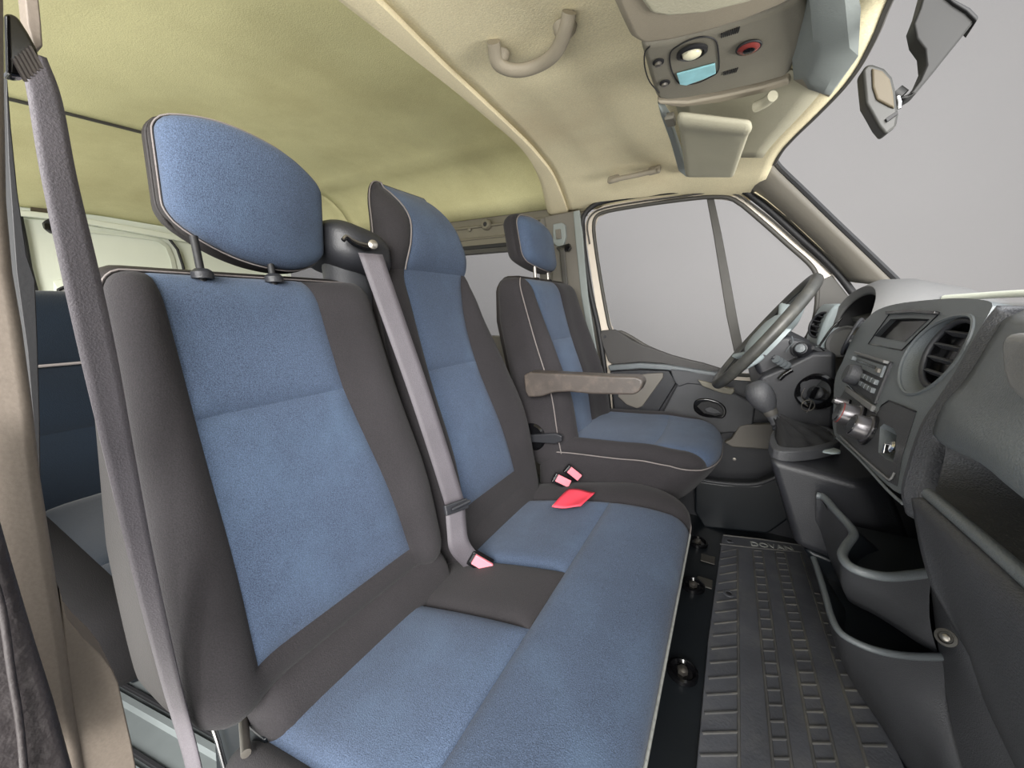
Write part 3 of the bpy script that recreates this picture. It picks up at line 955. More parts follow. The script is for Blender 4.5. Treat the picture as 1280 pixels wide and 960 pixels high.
hr = soft((-0.10, 0.231, 1.012), (0.0, 0.497, 1.214), (0.045, 0.02, 0.03), 0.011, [((-0.026, 0, 0), X1)],
          lambda c, n: 'side' if c.x < -0.026 else 'face', near_head,
          {'face': ('headrest', 'blue_fabric'), 'side': ('headrest_shell', 'vinyl', 'grey vinyl headrest back')}, bench,
          groove=0.002, puff=0.004, pipe=[('face', 'side', 'stitching', 0.0013, 'stitch', 'face', None)])
for y in (0.285, 0.388):
    po = tube('headrest_post', [(-0.685, y, 0.985), (-0.692, y, 1.05)], 0.0052, 'rubber_black', bench, n=12)
    lathe('post_collar', [(-0.004, 0.014), (0.005, 0.014), (0.008, 0.011), (0.010, 0.008)], (-0.683, y, 0.994), (-0.05, 0, 1), 'black_plastic', po, n=20)

# middle place with fixed tall headrest
YL = [(0.35, 0.612), (0.9, 0.617), (1.0, 0.628), (1.1, 0.655), (1.2, 0.675)]
YR = [(0.35, 1.075), (0.65, 1.088), (0.8, 1.045), (0.92, 0.975), (1.0, 0.940), (1.06, 0.938), (1.12, 0.935), (1.2, 0.900), (1.25, 0.88)]
PL = [(0.35, 0.690), (1.0, 0.688), (1.06, 0.690), (1.14, 0.735), (1.2, 0.735), (1.25, 0.72)]
PR = [(0.35, 0.940), (0.47, 0.942), (0.6, 0.918), (0.8, 0.886), (0.92, 0.882), (1.0, 0.905), (1.06, 0.918), (1.2, 0.885), (1.25, 0.865)]


def mid_back(p):
    d, w, z = p
    w = w / 0.46
    yl, yr, pl, pr = (sm(t, z, 0.04) for t in (YL, YR, PL, PR))
    y = interp([(0, yl), (0.17, pl), (0.66, pr), (1, yr)], w)
    dd = d
    if d < -0.03:
        dd = -0.03 + (d + 0.03) * interp([(0.4, 1.15), (0.62, 1.15), (0.8, 0.75), (0.95, 0.35), (1.05, 0.12), (1.2, 0.10)], z)
    else:
        dd += (1 - sstep(0.95, 1.05, z)) * (0.012 * math.exp(-((w - 0.08) / 0.08) ** 2) + 0.018 * math.exp(-((w - 0.84) / 0.1) ** 2))
        dd += 0.014 * math.exp(-((z - 0.60) / 0.13) ** 2)
        dd += 0.030 * sstep(1.0, 1.1, z) * (1 - 1.6 * (w - 0.42) ** 2)
        dd -= 0.035 * sstep(1.14, 1.25, z)
    return (lean(z) + dd, y, z)


def mid_cls(c, n):
    w = c.y / 0.46
    if c.x < -0.051:
        return 'shell'
    if w < 0.17:
        return 'hside' if c.z > 1.035 else 'bol'
    if c.z > 1.035:
        return 'head'
    if w > 0.66 or c.z < 0.468:
        return 'bol'
    return 'up' if c.z > 0.80 else 'low'


mb = soft((-0.16, 0.0, 0.34), (0.0, 0.46, 1.245), (0.055, 0.06, 0.07), 0.015,
          [((-0.051, 0, 0), X1), ((0, 0.17 * 0.46, 0), Y1), ((0, 0.66 * 0.46, 0), Y1), ((0, 0, 0.468), Z1), ((0, 0, 0.80), Z1), ((0, 0, 1.035), Z1)],
          mid_cls, mid_back,
          {'shell': ('back_shell', 'vinyl', 'grey vinyl side and back cover'), 'up': ('backrest_panel', 'blue_fabric'), 'low': ('backrest_panel', 'blue_fabric'),
           'bol': ('backrest_bolster', 'black_fabric', 'black cloth bolsters'), 'head': ('headrest', 'blue_fabric'), 'hside': ('headrest_side', 'black_fabric', 'black cloth headrest side')},
          bench, groove=0.003, puff=0.006, soften=0.02,
          pipe=[('head', 'hside', 'piping', 0.002, 'stitch', 'head', None), ('shell', 'hside', 'piping', 0.0016, 'stitch', 'hside', None)])

# rolls between backrest and cushion
for y0, y1 in ((0.20, 0.60), (0.625, 1.05)):
    soft((-0.06, y0, 0.325), (0.045, y1, 0.440), (0.052, 0.03, 0.052), 0.014, [], lambda c, n: 'a',
         lambda p: (p[0] - 0.532 - 0.25 * (p[2] - 0.40), p[1], p[2] - 0.006), {'a': ('back_roll', 'black_fabric')}, bench, puff=0.0, groove=0)

# cushion
CP = [(-0.56, 0.345), (-0.50, 0.362), (-0.42, 0.385), (-0.33, 0.408), (-0.25, 0.425), (-0.17, 0.436), (-0.10, 0.436), (-0.055, 0.430), (-0.02, 0.425)]


def cush(p):
    x, y, z = p
    top = sm(CP, x, 0.03)
    zz = top + z
    far = sstep(0.98, 1.10, y)
    zz += 0.012 * math.exp(-((y - 1.03) / 0.05) ** 2) * (1 if z > -0.05 else 0)
    yy = y
    # front corners rounded in plan
    xx = x - 0.10 * sstep(0.98, 1.12, y) ** 2 * sstep(-0.35, 0.0, x) - 0.05 * (1 - sstep(0.15, 0.24, y)) * sstep(-0.35, 0.0, x)
    if z < -0.045:
        xx -= 0.05 * min(1.0, (-0.045 - z) / 0.15) * sstep(-0.3, 0.0, x)
    return (xx, yy, zz)


def cush_cls(c, n):
    if c.z < -0.042:
        return 'skirt'
    if c.y < 0.205 or c.y > 0.975:
        return 'side' if c.y < 0.5 else 'side2'
    if c.x > -0.248:
        return 'front'
    if 0.495 < c.y < 0.655:
        return 'strip'
    return 'near' if c.y < 0.5 else 'far'


cu = soft((-0.56, 0.150, -0.17), (-0.042, 1.115, 0.0), (0.05, 0.045, 0.045), 0.014,
          [((0, 0, -0.042), Z1), ((0, 0.205, 0), Y1), ((0, 0.975, 0), Y1), ((-0.248, 0, 0), X1), ((0, 0.495, 0), Y1), ((0, 0.655, 0), Y1)],
          cush_cls, cush,
          {'skirt': ('cushion_skirt', 'black_fabric'), 'side': ('cushion_side', 'black_fabric'), 'side2': ('cushion_side', 'black_fabric'), 'front': ('cushion_front', 'blue_fabric', 'full-width blue front roll'),
           'strip': ('cushion_divider', 'black_fabric', 'black cloth strip between the two places'), 'near': ('cushion_panel', 'blue_fabric'), 'far': ('cushion_panel', 'blue_fabric')},
          bench, groove=0.0065, puff=0.008, soften=0.02,
          pipe=[('front', 'skirt', 'piping', 0.0028, 'piping', 'front', None), ('side', 'skirt', 'piping', 0.0022, 'stitch', 'side', None), ('side2', 'skirt', 'piping', 0.0022, 'stitch', 'side2', None)])
# base below the cushion
box('seat_base', (-0.50, 0.22, FL), (-0.16, 1.04, 0.30), 'floor_black', bench, bevel=0.01)
br = prism('hinge_bracket', [(-0.676,0.2,0.2802),(-0.572,0.2,0.3552),(-0.5072,0.2,0.3626),(-0.5062,0.2,0.2775),(-0.6235,0.2,0.1604),(-0.6987,0.2,0.1714)], (0, 0.02, 0), 'floor_black', bench, bevel=0.003)
tube('hinge_rod', [(-0.6488,0.19,0.3248),(-0.6353,0.19,0.2872),(-0.6243,0.19,0.2234),(-0.6231,0.19,0.175)], 0.004, 'chrome', br, n=10)
tube('recline_bar', [(-0.56, 0.20, 0.365), (-0.50, 0.175, 0.375)], 0.006, 'steel', br, n=10)

# shoulder belt tower between the two places
tw = thing('belt_tower', (-0.76, 0.585, 0.98), 'black moulded shoulder belt outlet behind the gap between bench backrests', 'belt guide')
def tower(p):
    x, y, z = p
    return (-0.73 + x - 0.06 * (z - 1.05) + 0.10 * (y - 0.56), y, z - 0.20 * (y - 0.56) - 0.5 * max(0, -x - 0.02) * 0.3)


soft((-0.085, 0.505, 1.02), (0.075, 0.648, 1.118), (0.055, 0.05, 0.035), 0.010, [], lambda c, n: 'a', tower,
     {'a': ('tower_cover', 'black_plastic')}, tw, groove=0, puff=0)
tube('tower_foot', [(-0.745, 0.585, 0.93), (-0.740, 0.580, 0.99), (-0.735, 0.572, 1.045)], 0.042, 'dash_dark', tw, n=24, ry=0.05)
tube('belt_slot', [(-0.6471,0.5033,1.0714),(-0.6477,0.5112,1.0769),(-0.647,0.5224,1.0698),(-0.6465,0.5399,1.0647),(-0.6465,0.563,1.0645),(-0.6472,0.5764,1.0724)], 0.0045, 'gloss_black', tw, n=8, smooth_n=5)
tube('slot_lip', [(-0.6453,0.502,1.0725),(-0.6459,0.5101,1.0794),(-0.6454,0.5234,1.0741),(-0.6451,0.5412,1.0707),(-0.6451,0.5644,1.0707),(-0.6457,0.5796,1.0774)], 0.0024, 'steel', tw, n=8, smooth_n=5)
lathe('screw', [(0, 0.010), (0.004, 0.009), (0.006, 0.004), (0.006, 0)], [(-0.6421,0.5678,1.0709)][0], (0.8, -0.5, 0.1), 'steel', tw, n=16)

mb_ = thing('seat_belt', (-0.66, 0.62, 0.98), 'grey lap and shoulder belt lying down the bench from the black tower, tongue halfway', 'seat belt', 'seat belts')
bl = [(-0.6437,0.5575,1.0515),(-0.6134,0.5792,0.9224),(-0.5794,0.6033,0.7778),(-0.5429,0.6246,0.6223),(-0.5166,0.6372,0.5106)]
ribbon('webbing', [(Vector(p) + Vector((0.012, -0.006, 0))) for p in bl], [(0.010, 0.021, 0)] * 5, 'belt_web', mb_)
bl2 = [(-0.4983,0.6146,0.5262),(-0.4879,0.6048,0.4821),(-0.4777,0.601,0.4388),(-0.4638,0.6337,0.3796)]
ribbon('webbing', [(Vector(p) + Vector((0.010, -0.005, 0.0))) for p in bl2], [(0.010, 0.021, 0), (0.010, 0.021, 0), (0.012, 0.019, 0.004), (0.016, 0.014, 0.008)], 'belt_web', mb_)
c = Vector([(-0.4975,0.6135,0.5231)][0])
tg = frame_box('tongue', c + Vector((0.014, -0.006, 0)), (0.004, 0, 0.001), (0.011, 0.026, 0.0), (-0.003, 0.001, 0.011), 'black_plastic', mb_, bevel=0.003)
tube('guide_bar', [c + Vector((0.020, -0.030, 0.006)), c + Vector((0.036, 0.014, 0.010))], 0.004, 'black_plastic', tg, n=8)
frame_box('tongue_plate', c + Vector((0.018, 0.000, -0.030)), (0.0015, 0, 0), (0.004, 0.010, 0.0), (-0.006, 0.001, 0.022), 'black_plastic', tg, bevel=0.001)
frame_box('tongue_slot', c + Vector((0.0205, 0.000, -0.032)), (0.0008, 0, 0), (0.0012, 0.0035, 0.0), (-0.004, 0.001, 0.014), 'steel', tg, bevel=0.0005)

# buckles: one latched in the bench divider, two by the driver's seat
def buckle(loc, along, across, s, label, grp='belt buckles'):
    """red-topped buckle: along / across span the red face"""
    al, ac = Vector(along).normalized(), Vector(across).normalized()
    nn = ac.cross(al).normalized()
    if nn.y > 0:
        nn = -nn
    c = Vector(loc)
    b = thing('belt_buckle', tuple(c), label, 'buckle', grp)
    frame_box('housing', c - nn * 0.012 * s - ac * 0.004 * s - al * 0.003 * s, al * 0.027 * s, ac * 0.016 * s, nn * 0.011 * s, 'gloss_black', b, bevel=0.003 * s)
    frame_box('release_button', c + nn * 0.001, al * 0.022 * s, ac * 0.0115 * s, nn * 0.004 * s, 'pink_plastic', b, bevel=0.002 * s)
    frame_box('tongue_mouth', c + nn * 0.001 - al * 0.024 * s, al * 0.003 * s, ac * 0.010 * s, nn * 0.002 * s, 'rubber_black', b, bevel=0.0005)
    return b


q = Vector([(-0.4587,0.6644,0.3577)][0]) + Vector((0.032, -0.044, 0.039))
buckle(q, (0.80, 0.34, -0.49), (0.35, 0.39, 0.85), 1.0, 'red-buttoned buckle pressed into the black divider strip of the bench cushion, webbing latched')
q = Vector([(-0.4036,1.03,0.4271)][0])
buckle(q, (0.80, 0.34, -0.40), (0.30, 0.39, 0.85), 1.0, 'lower red-buttoned buckle by the driver seat, near the red tag')
q = Vector([(-0.3739,1.045,0.4514)][0])
buckle(q, (0.72, 0.30, -0.62), (0.50, 0.39, 0.77), 0.95, 'upper red-buttoned buckle leaning on the skirt of the driver seat')

# red leatherette tag
tagp = [Vector(p) + Vector((0, 0, 0.002)) for p in [(-0.3576,0.9513,0.444),(-0.2865,0.9752,0.444),(-0.2932,0.8764,0.444),(-0.3154,0.8547,0.444),(-0.3429,0.8576,0.444),(-0.3577,0.8399,0.444),(-0.3597,0.8869,0.444)]]
rt = thing('red_tag', (-0.31, 0.91, 0.43), 'bright red folded leatherette tag lying on the far blue cushion of the bench', 'tag')
a, b, c4, c5, d_, e_, f_ = tagp
rows = []
for i in range(9):
    s = i / 8
    L_ = a.lerp(e_, s)
    R_ = b.lerp(c4, s)
    rows.append([L_.lerp(R_, t / 8) + Vector((0, 0, 0.003 * math.sin(3 * s + 5 * t / 8))) for t in range(9)])
grid('tag_face', rows, 'red_tag', rt, solid=0.0025)
grid('tag_lining', [[L.lerp(R, t / 3) + Vector((-0.004, 0.0, -0.004)) for t in range(4)] for L, R in ((a.lerp(e_, 0.25), a.lerp(b, 0.2)), (a.lerp(e_, 0.9), e_.lerp(c4, 0.2)))], 'tag_paper', rt, solid=0.001)

# ---- driver's seat
drv = thing('driver_seat', (-0.28, 1.33, FL), 'single driver seat in blue and black cloth with folding armrest on its inner side', 'seat', 'front seats')


def dlean(z):
    return -0.43 - 0.29 * (z - 0.54)


def d_back(p):
    d, y, z = p
    t = sstep(0.55, 0.95, z)
    w = (y - 1.09) / 0.47
    yy = y - 0.055 * t * math.exp(-((y - 1.185) / 0.05) ** 2) + 0.012 * t * (1 - w) - 0.02 * t * w
    dd = d
    if d < -0.03:
        dd = -0.03 + (d + 0.03) * interp([(0.4, 0.95), (0.6, 1.05), (0.9, 0.95), (1.0, 0.75), (1.05, 0.6)], z)
    else:
        dd += 0.020 * math.exp(-((w - 0.10) / 0.08) ** 2) * sstep(1.05, 0.8, z) + 0.025 * math.exp(-((w - 0.86) / 0.09) ** 2) * (1 - sstep(0.8, 1.05, z))
        dd += 0.016 * math.exp(-((z - 0.68) / 0.12) ** 2)
    return (dlean(z) + dd, yy, z)


def d_cls(c, n):
    if c.x < -0.030:
        return 'side' if n.y < -0.4 and c.x > -0.15 else 'shell'
    if 1.185 < c.y < 1.365:
        return 'up' if c.z > 0.84 else 'low'
    return 'bol'


soft((-0.165, 1.09, 0.42), (0.0, 1.56, 1.045), (0.05, 0.045, 0.05), 0.016,
     [((-0.030, 0, 0), X1), ((0, 1.185, 0), Y1), ((0, 1.365, 0), Y1), ((0, 0, 0.84), Z1)],
     d_cls, d_back,
     {'side': ('backrest_side', 'black_fabric', 'black cloth side'), 'shell': ('back_shell', 'vinyl', 'grey vinyl back cover'), 'up': ('backrest_panel', 'blue_fabric'), 'low': ('backrest_panel', 'blue_fabric'),
      'bol': ('backrest_bolster', 'black_fabric', 'black cloth bolsters')}, drv, groove=0.003, puff=0.006, soften=0.02,
     pipe=[('side', 'bol', 'piping', 0.002, 'stitch', 'side', None)])


def d_head(p):
    d, y, z = p
    a = (y - 1.33) / 0.125
    zz = 1.165 + (z - 1.165) * (1 - 0.2 * abs(a) ** 2.2) - 0.012 * a
    return (-0.595 - 0.2 * (zz - 1.08) + d - 0.02 * a * a * (1 if d > -0.05 else 0.3), y, zz)


soft((-0.10, 1.205, 1.075), (0.0, 1.455, 1.262), (0.045, 0.03, 0.045), 0.012, [((-0.024, 0, 0), X1)],
     lambda c, n: 'side' if c.x < -0.024 else 'face', d_head,
     {'face': ('headrest', 'blue_fabric'), 'side': ('headrest_shell', 'black_fabric', 'dark headrest side')}, drv, groove=0.002, puff=0.004,
     pipe=[('face', 'side', 'piping', 0.0016, 'stitch', 'face', None)])
for y in (1.275, 1.385):
    po = tube('headrest_post', [(-0.625, y, 1.03), (-0.632, y, 1.11)], 0.006, 'steel', drv, n=12)
    lathe('post_collar', [(-0.004, 0.016), (0.006, 0.016), (0.010, 0.010)], (-0.625, y, 1.040), (-0.05, 0, 1), 'gloss_black', po, n=18)


def d_cush(p):
    x, y, z = p
    zz = z + interp([(-0.52, 0.512), (-0.40, 0.526), (-0.25, 0.536), (-0.15, 0.545), (-0.05, 0.548), (0.02, 0.540)], x)
    zz += 0.012 * (math.exp(-((y - 1.12) / 0.03) ** 2) + math.exp(-((y - 1.52) / 0.03) ** 2)) * (1 - sstep(-0.2, -0.05, x)) * (1 if z > -0.05 else 0)
    w = abs(y - 1.325) / 0.235
    xx = x - 0.07 * w ** 3 * sstep(-0.3, 0.02, x)
    if z < -0.03:
        xx -= 0.10 * min(1, (-0.03 - z) / 0.15) * sstep(-0.3, 0.0, x)
        zz -= 0.02 * sstep(-0.1, -0.4, x) * min(1, (-0.03 - z) / 0.1)
    return (xx, y, zz)


def dc_cls(c, n):
    if c.z < -0.034:
        return 'skirt'
    if c.x > -0.165 and 1.145 < c.y < 1.505:
        return 'front'
    if 1.145 < c.y < 1.505:
        return 'main'
    return 'side' if c.y < 1.3 else 'side2'


soft((-0.52, 1.09, -0.17), (0.015, 1.56, 0.0), (0.05, 0.045, 0.045), 0.016,
     [((0, 0, -0.034), Z1), ((-0.165, 0, 0), X1), ((0, 1.145, 0), Y1), ((0, 1.505, 0), Y1)], dc_cls, d_cush,
     {'skirt': ('cushion_skirt', 'black_fabric'), 'side': ('cushion_side', 'black_fabric'), 'side2': ('cushion_side', 'black_fabric'), 'front': ('cushion_front', 'blue_fabric'), 'main': ('cushion_panel', 'blue_fabric')},
     drv, groove=0.003, puff=0.007, soften=0.02,
     pipe=[('side', 'skirt', 'piping', 0.002, 'stitch', 'side', None), ('side2', 'skirt', 'piping', 0.002, 'stitch', 'side2', None), ('front', 'skirt', 'piping', 0.002, 'stitch', 'front', None)])
box('seat_base', (-0.48, 1.14, FL), (-0.14, 1.52, 0.42), 'floor_black', drv, bevel=0.01)
ar = [(-0.5519,1.045,0.7398),(-0.5297,1.045,0.7517),(-0.429,1.045,0.7553),(-0.2861,1.045,0.7608),(-0.2107,1.045,0.7654),(-0.1959,1.045,0.7602),(-0.191,1.045,0.7477),(-0.1998,1.045,0.7249),(-0.2139,1.045,0.7145),(-0.3294,1.045,0.7036),(-0.4023,1.045,0.7026),(-0.4481,1.045,0.6951),(-0.4904,1.045,0.6778),(-0.5345,1.045,0.6701),(-0.5459,1.045,0.6868)]
am = prism('armrest', ar, (0, 0.055, 0), 'armrest_vinyl', drv, bevel=0.009, segs=4)
lathe('pivot_cap', [(0, 0.012), (0.006, 0.012), (0.008, 0.008), (0.008, 0)], (-0.53, 1.055, 0.71), (0, 1, 0), 'black_plastic', am, n=16)
rc = lathe('recline_housing', [(0, 0.046), (0.014, 0.046), (0.020, 0.040), (0.020, 0.0)], (-0.535, 1.095, 0.530), (0, -1, 0), 'gloss_black', drv, n=28)
prism('recline_lever', [(-0.5411,1.066,0.5392),(-0.5095,1.066,0.5473),(-0.4487,1.066,0.5602),(-0.4271,1.066,0.556),(-0.4266,1.066,0.5378),(-0.4479,1.066,0.5261),(-0.4977,1.066,0.5197),(-0.5409,1.066,0.5146)], (0, 0.014, 0), 'black_plastic', rc, bevel=0.004, segs=3)

# ---- rear bench
rb = thing('rear_bench', (-1.35, 0.86, FL), 'blue rear bench seat with shade painted into its cloth behind the front bench, mostly hidden', 'seat')
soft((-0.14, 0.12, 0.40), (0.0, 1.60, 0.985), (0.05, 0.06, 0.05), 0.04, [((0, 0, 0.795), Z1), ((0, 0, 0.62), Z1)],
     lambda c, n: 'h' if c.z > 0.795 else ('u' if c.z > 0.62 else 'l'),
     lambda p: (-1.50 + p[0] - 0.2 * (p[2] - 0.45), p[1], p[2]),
     {'h': ('headrest_panel', 'blue_fabric_shaded'), 'u': ('backrest_panel', 'blue_fabric_shaded'), 'l': ('backrest_panel', 'blue_fabric_shaded')}, rb, groove=0.006, puff=0.008)
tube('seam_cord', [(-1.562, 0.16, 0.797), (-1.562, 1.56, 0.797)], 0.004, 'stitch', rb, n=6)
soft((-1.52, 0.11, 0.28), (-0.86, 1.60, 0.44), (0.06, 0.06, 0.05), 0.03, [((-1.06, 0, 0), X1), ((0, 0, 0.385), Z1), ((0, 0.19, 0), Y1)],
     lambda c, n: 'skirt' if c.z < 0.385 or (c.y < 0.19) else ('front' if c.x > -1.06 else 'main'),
     lambda p: p, {'skirt': ('cushion_skirt', 'black_fabric_shaded'), 'front': ('cushion_front', 'blue_fabric_shaded'), 'main': ('cushion_panel', 'blue_fabric_shaded')}, rb, groove=0.003, puff=0.006)
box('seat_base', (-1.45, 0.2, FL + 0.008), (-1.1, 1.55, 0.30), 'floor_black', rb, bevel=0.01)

# ---- near belt hanging from the pillar, with its height adjuster
nb = thing('seat_belt', (-0.55, 0.12, 1.12), 'grey shoulder belt running from the pillar loop down past the near end of the bench', 'seat belt', 'seat belts')
bpts = [(-0.53,0.1238,1.1572),(-0.53,0.1259,1.1262),(-0.53,0.1243,1.0629),(-0.53,0.1249,0.9741),(-0.53,0.1252,0.8912),(-0.53,0.1249,0.8005),(-0.53,0.1249,0.6618),(-0.53,0.127,0.5228),(-0.53,0.1311,0.399),(-0.53,0.1305,0.281)]
ribbon('webbing', bpts, [(0.0, 0.008, 0.0), (0.0, 0.010, 0.0), (0.0, 0.011, 0.0), (0.0, 0.0125, 0.0), (0.0, 0.0125, 0.0), (0.0, 0.011, 0.0), (0.004, 0.0085, 0.0), (0.008, 0.006, 0), (0.012, 0.004, 0), (0.012, 0.003, 0)], 'belt_web', nb)
ad = thing('belt_adjuster', (-0.5, 0.11, 1.15), 'black ribbed belt loop with beige cover high on the near pillar', 'belt guide')
prism('loop', [(-0.5,0.1072,1.168),(-0.5,0.1135,1.1695),(-0.5,0.1175,1.1599),(-0.5,0.1207,1.1496),(-0.5,0.1201,1.1404),(-0.5,0.1144,1.13),(-0.5,0.1071,1.1246),(-0.5,0.1009,1.1239)], (-0.016, 0, 0), 'gloss_black', ad, bevel=0.005, segs=3)
for i in range(6):
    p_ = Vector([(-0.492,0.1045,1.1256)][0]).lerp(Vector([(-0.492,0.1144,1.1389)][0]), i / 5)
    tube('loop_rib', [p_ + Vector((0.004, -0.001, 0.006)), p_ + Vector((0.004, 0.003, -0.007))], 0.0014, 'stitch', ad, n=6)
prism('adjuster_cover', [(-0.52,0.1253,1.2084),(-0.52,0.1335,1.2135),(-0.52,0.1305,1.1784),(-0.52,0.1287,1.1615),(-0.52,0.1256,1.1576),(-0.52,0.1232,1.1587),(-0.52,0.1223,1.1739)], (-0.02, 0, 0), 'pillar_trim', ad, bevel=0.006, segs=3)

# driver's belt on the far pillar
db = thing('seat_belt', (-0.67, 1.60, 1.2), 'dark belt hanging on the far pillar behind the driver headrest', 'seat belt', 'seat belts')
ribbon('webbing', [(-0.6639,1.6,1.1936),(-0.6502,1.6,1.0946),(-0.6315,1.6,0.9602),(-0.6076,1.6,0.7881),(-0.5667,1.6,0.4658)], [(0.012, 0, 0)] * 5, 'rubber_grey', db)
prism('guide_loop', [(-0.6898,1.6,1.1987),(-0.657,1.6,1.206),(-0.6319,1.6,1.2106),(-0.6242,1.6,1.1908),(-0.6345,1.6,1.1787),(-0.6783,1.6,1.1815)], (0, 0.02, 0), 'gloss_black', db, bevel=0.003)
pa_ = thing('belt_adjuster', (-0.67, 1.62, 1.27), 'grey plastic belt height adjuster plate on the far pillar beside the driver headrest', 'belt guide')
prism('plate', [(-0.7135,1.615,1.2971),(-0.673,1.615,1.2996),(-0.6582,1.615,1.2885),(-0.6532,1.615,1.2432),(-0.663,1.615,1.2019),(-0.6926,1.615,1.204),(-0.7117,1.615,1.2186)], (0, 0.02, 0), 'cover_grey', pa_, bevel=0.004, segs=3)
prism('push_button', [(-0.6978,1.606,1.2715),(-0.6758,1.606,1.2727),(-0.6711,1.606,1.2337),(-0.6932,1.606,1.2323)], (0, 0.01, 0), 'pillar_grey', pa_, bevel=0.002)

# ================================================================== DASHBOARD
dash = thing('dashboard', (0.35, 0.8, 0.75), 'dark grey moulded dashboard across the cab under the windscreen', 'dashboard')

# passenger side: lofted profile (x, z), swept along y
FY = [(-0.12, 0.142), (0.1, 0.142), (0.30, 0.145), (0.40, 0.158), (0.48, 0.183)]
rows = []
for i in range(31):
    y = -0.12 + 0.60 * i / 30
    f = sm(FY, y, 0.02)
    k = sstep(0.34, 0.475, y)
    pr = [(0.60, 0.948), (0.45, 0.955), (0.32, 0.958), (0.25, 0.957), (f + 0.040, 0.954), (f + 0.016, 0.942), (f + 0.010, 0.928), (f, 0.889),
          (f - lerp(0.008, 0.010, k), 0.865), (f - lerp(0.002, 0.013, k), lerp(0.850, 0.842, k)), (f + lerp(0.02, -0.012, k), lerp(0.842, 0.835, k))]
    rows.append([q for q in cr([(x, y, z) for x, z in pr], 4)])
grid('passenger_panel', rows, 'dash_plastic', dash, solid=0.004, off=-1.0)
# open shelf recess below the bulge
rows = []
for i in range(16):
    y = -0.12 + 0.60 * i / 15
    f = sm(FY, y, 0.02)
    k = sstep(0.44, 0.48, y)
    rows.append([(lerp(f + 0.02, 0.172, k), y, 0.841), (lerp(0.225, 0.176, k), y, 0.838), (lerp(0.235, 0.178, k), y, 0.82), (lerp(0.225, 0.178, k), y, 0.80), (lerp(0.165, 0.178, k), y, 0.787)])
grid('shelf_recess', rows, 'dash_dark', dash, sharp=80)
# glovebox lid: top edge, then sloping forward and down
lid_top = [(0.159, -0.12, 0.800), (0.159, 0.05, 0.800), (0.160, 0.20, 0.799), (0.160, 0.315, 0.797), (0.161, 0.40, 0.793), (0.163, 0.445, 0.789)]
lid_bot = [(0.27, -0.12, 0.50), (0.27, 0.10, 0.51), (0.268, 0.30, 0.53)] + [(0.2712,0.5,0.5569)] + [(0.2658,0.535,0.5877)] + [(0.2013,0.5,0.6866)]
rows = []
for i_, (a, b) in enumerate(zip(cr(lid_top, 5), cr(lid_bot, 5))):
    r = []
    for t in range(11):
        w = t / 10
        p = a.lerp(b, w) + Vector((-0.010, -0.003, 0.0)) * math.sin(math.pi * w) * (1 - (i_ / 25) ** 2)
        r.append(p)
    rows.append(r)
lid = grid('glovebox_lid', rows, 'dash_dark', dash, solid=0.012, off=-1.0)
tube('lid_edge', [Vector(p) + Vector((-0.001, 0, 0.002)) for p in lid_top], 0.0048, 'dash_plastic', lid, n=10, smooth_n=5)
tube('lid_groove', [(0.186,0.3844,0.729),(0.186,0.3774,0.7198),(0.186,0.3672,0.712),(0.186,0.3533,0.7054),(0.186,0.3362,0.7006),(0.186,0.3207,0.6996)], 0.0025, 'dash_plastic', lid, n=8, smooth_n=4)
tube('lid_groove', [(0.184,0.3797,0.7325),(0.184,0.3614,0.7363),(0.184,0.3441,0.7392),(0.184,0.3261,0.742)], 0.0025, 'dash_plastic', lid, n=8, smooth_n=4)
# raised storage lid at the passenger end
fr = [(0.146,0.3617,0.9338),(0.146,0.3584,0.922),(0.146,0.3517,0.9103),(0.146,0.3418,0.9006),(0.146,0.3278,0.8963),(0.146,0.3087,0.8957),(0.146,0.255,0.9049),(0.146,0.2674,0.9393)]
prism('airbag_lid', fr, (0.05, 0, 0), 'dash_light', dash, bevel=0.006, segs=3)
fr2 = [(0.143,0.3314,0.9328),(0.143,0.328,0.9227),(0.143,0.3229,0.9121),(0.143,0.316,0.9052),(0.143,0.2997,0.905),(0.143,0.2523,0.9128),(0.143,0.2612,0.9376)]
prism('lid_inset', fr2, (0.02, 0, 0), 'rubber_grey', dash, bevel=0.003)
# crash pad over the centre and driver's side
rows = []
for i in range(31):
    y = 0.46 + 1.18 * i / 30
    k = sstep(0.95, 1.10, y)
    rows.append([(0.62, y, 0.945), (0.45, y, 0.952), (0.33, y, 0.955 - 0.02 * k), (0.26 + 0.06 * k, y, 0.952 - 0.02 * k), (0.235 + 0.05 * k, y, 0.940 - 0.02 * k), (0.24 + 0.05 * k, y, 0.91)])
grid('top_pad', rows, 'dash_light', dash, solid=0.006, off=-1.0)
tube('screen_strip', [(0.36, 1.10, 0.966), (0.395, 0.96, 0.970), (0.42, 0.7, 0.971), (0.42, 0.3, 0.971), (0.40, -0.05, 0.971)], 0.006, 'white_metal', dash, n=8, smooth_n=6)

# centre fascia
FX = 'p'
fo = [(0.2136,0.9258,0.9345),(0.2166,0.8917,0.946),(0.2186,0.8273,0.9537),(0.2196,0.7418,0.9575),(0.22,0.6533,0.9592),(0.2196,0.5958,0.9573),(0.2184,0.5648,0.9531),(0.2158,0.5592,0.9431),(0.2128,0.5588,0.9315),(0.2066,0.5537,0.9081),(0.2011,0.552,0.8871),(0.1932,0.5535,0.8569),(0.1855,0.5549,0.8278),(0.1763,0.5391,0.7929),(0.1687,0.516,0.7639),(0.1667,0.5472,0.7562),(0.1654,0.6455,0.7515),(0.1634,0.786,0.7439),(0.1724,0.8694,0.7779),(0.1823,0.9411,0.8156),(0.1904,0.9483,0.8463),(0.1991,0.9608,0.8794),(0.2064,0.9576,0.9071)]
N_ = Vector((-0.967, 0, 0.254))


def off(pts, d):
    return [Vector(p) + N_ * d for p in pts]


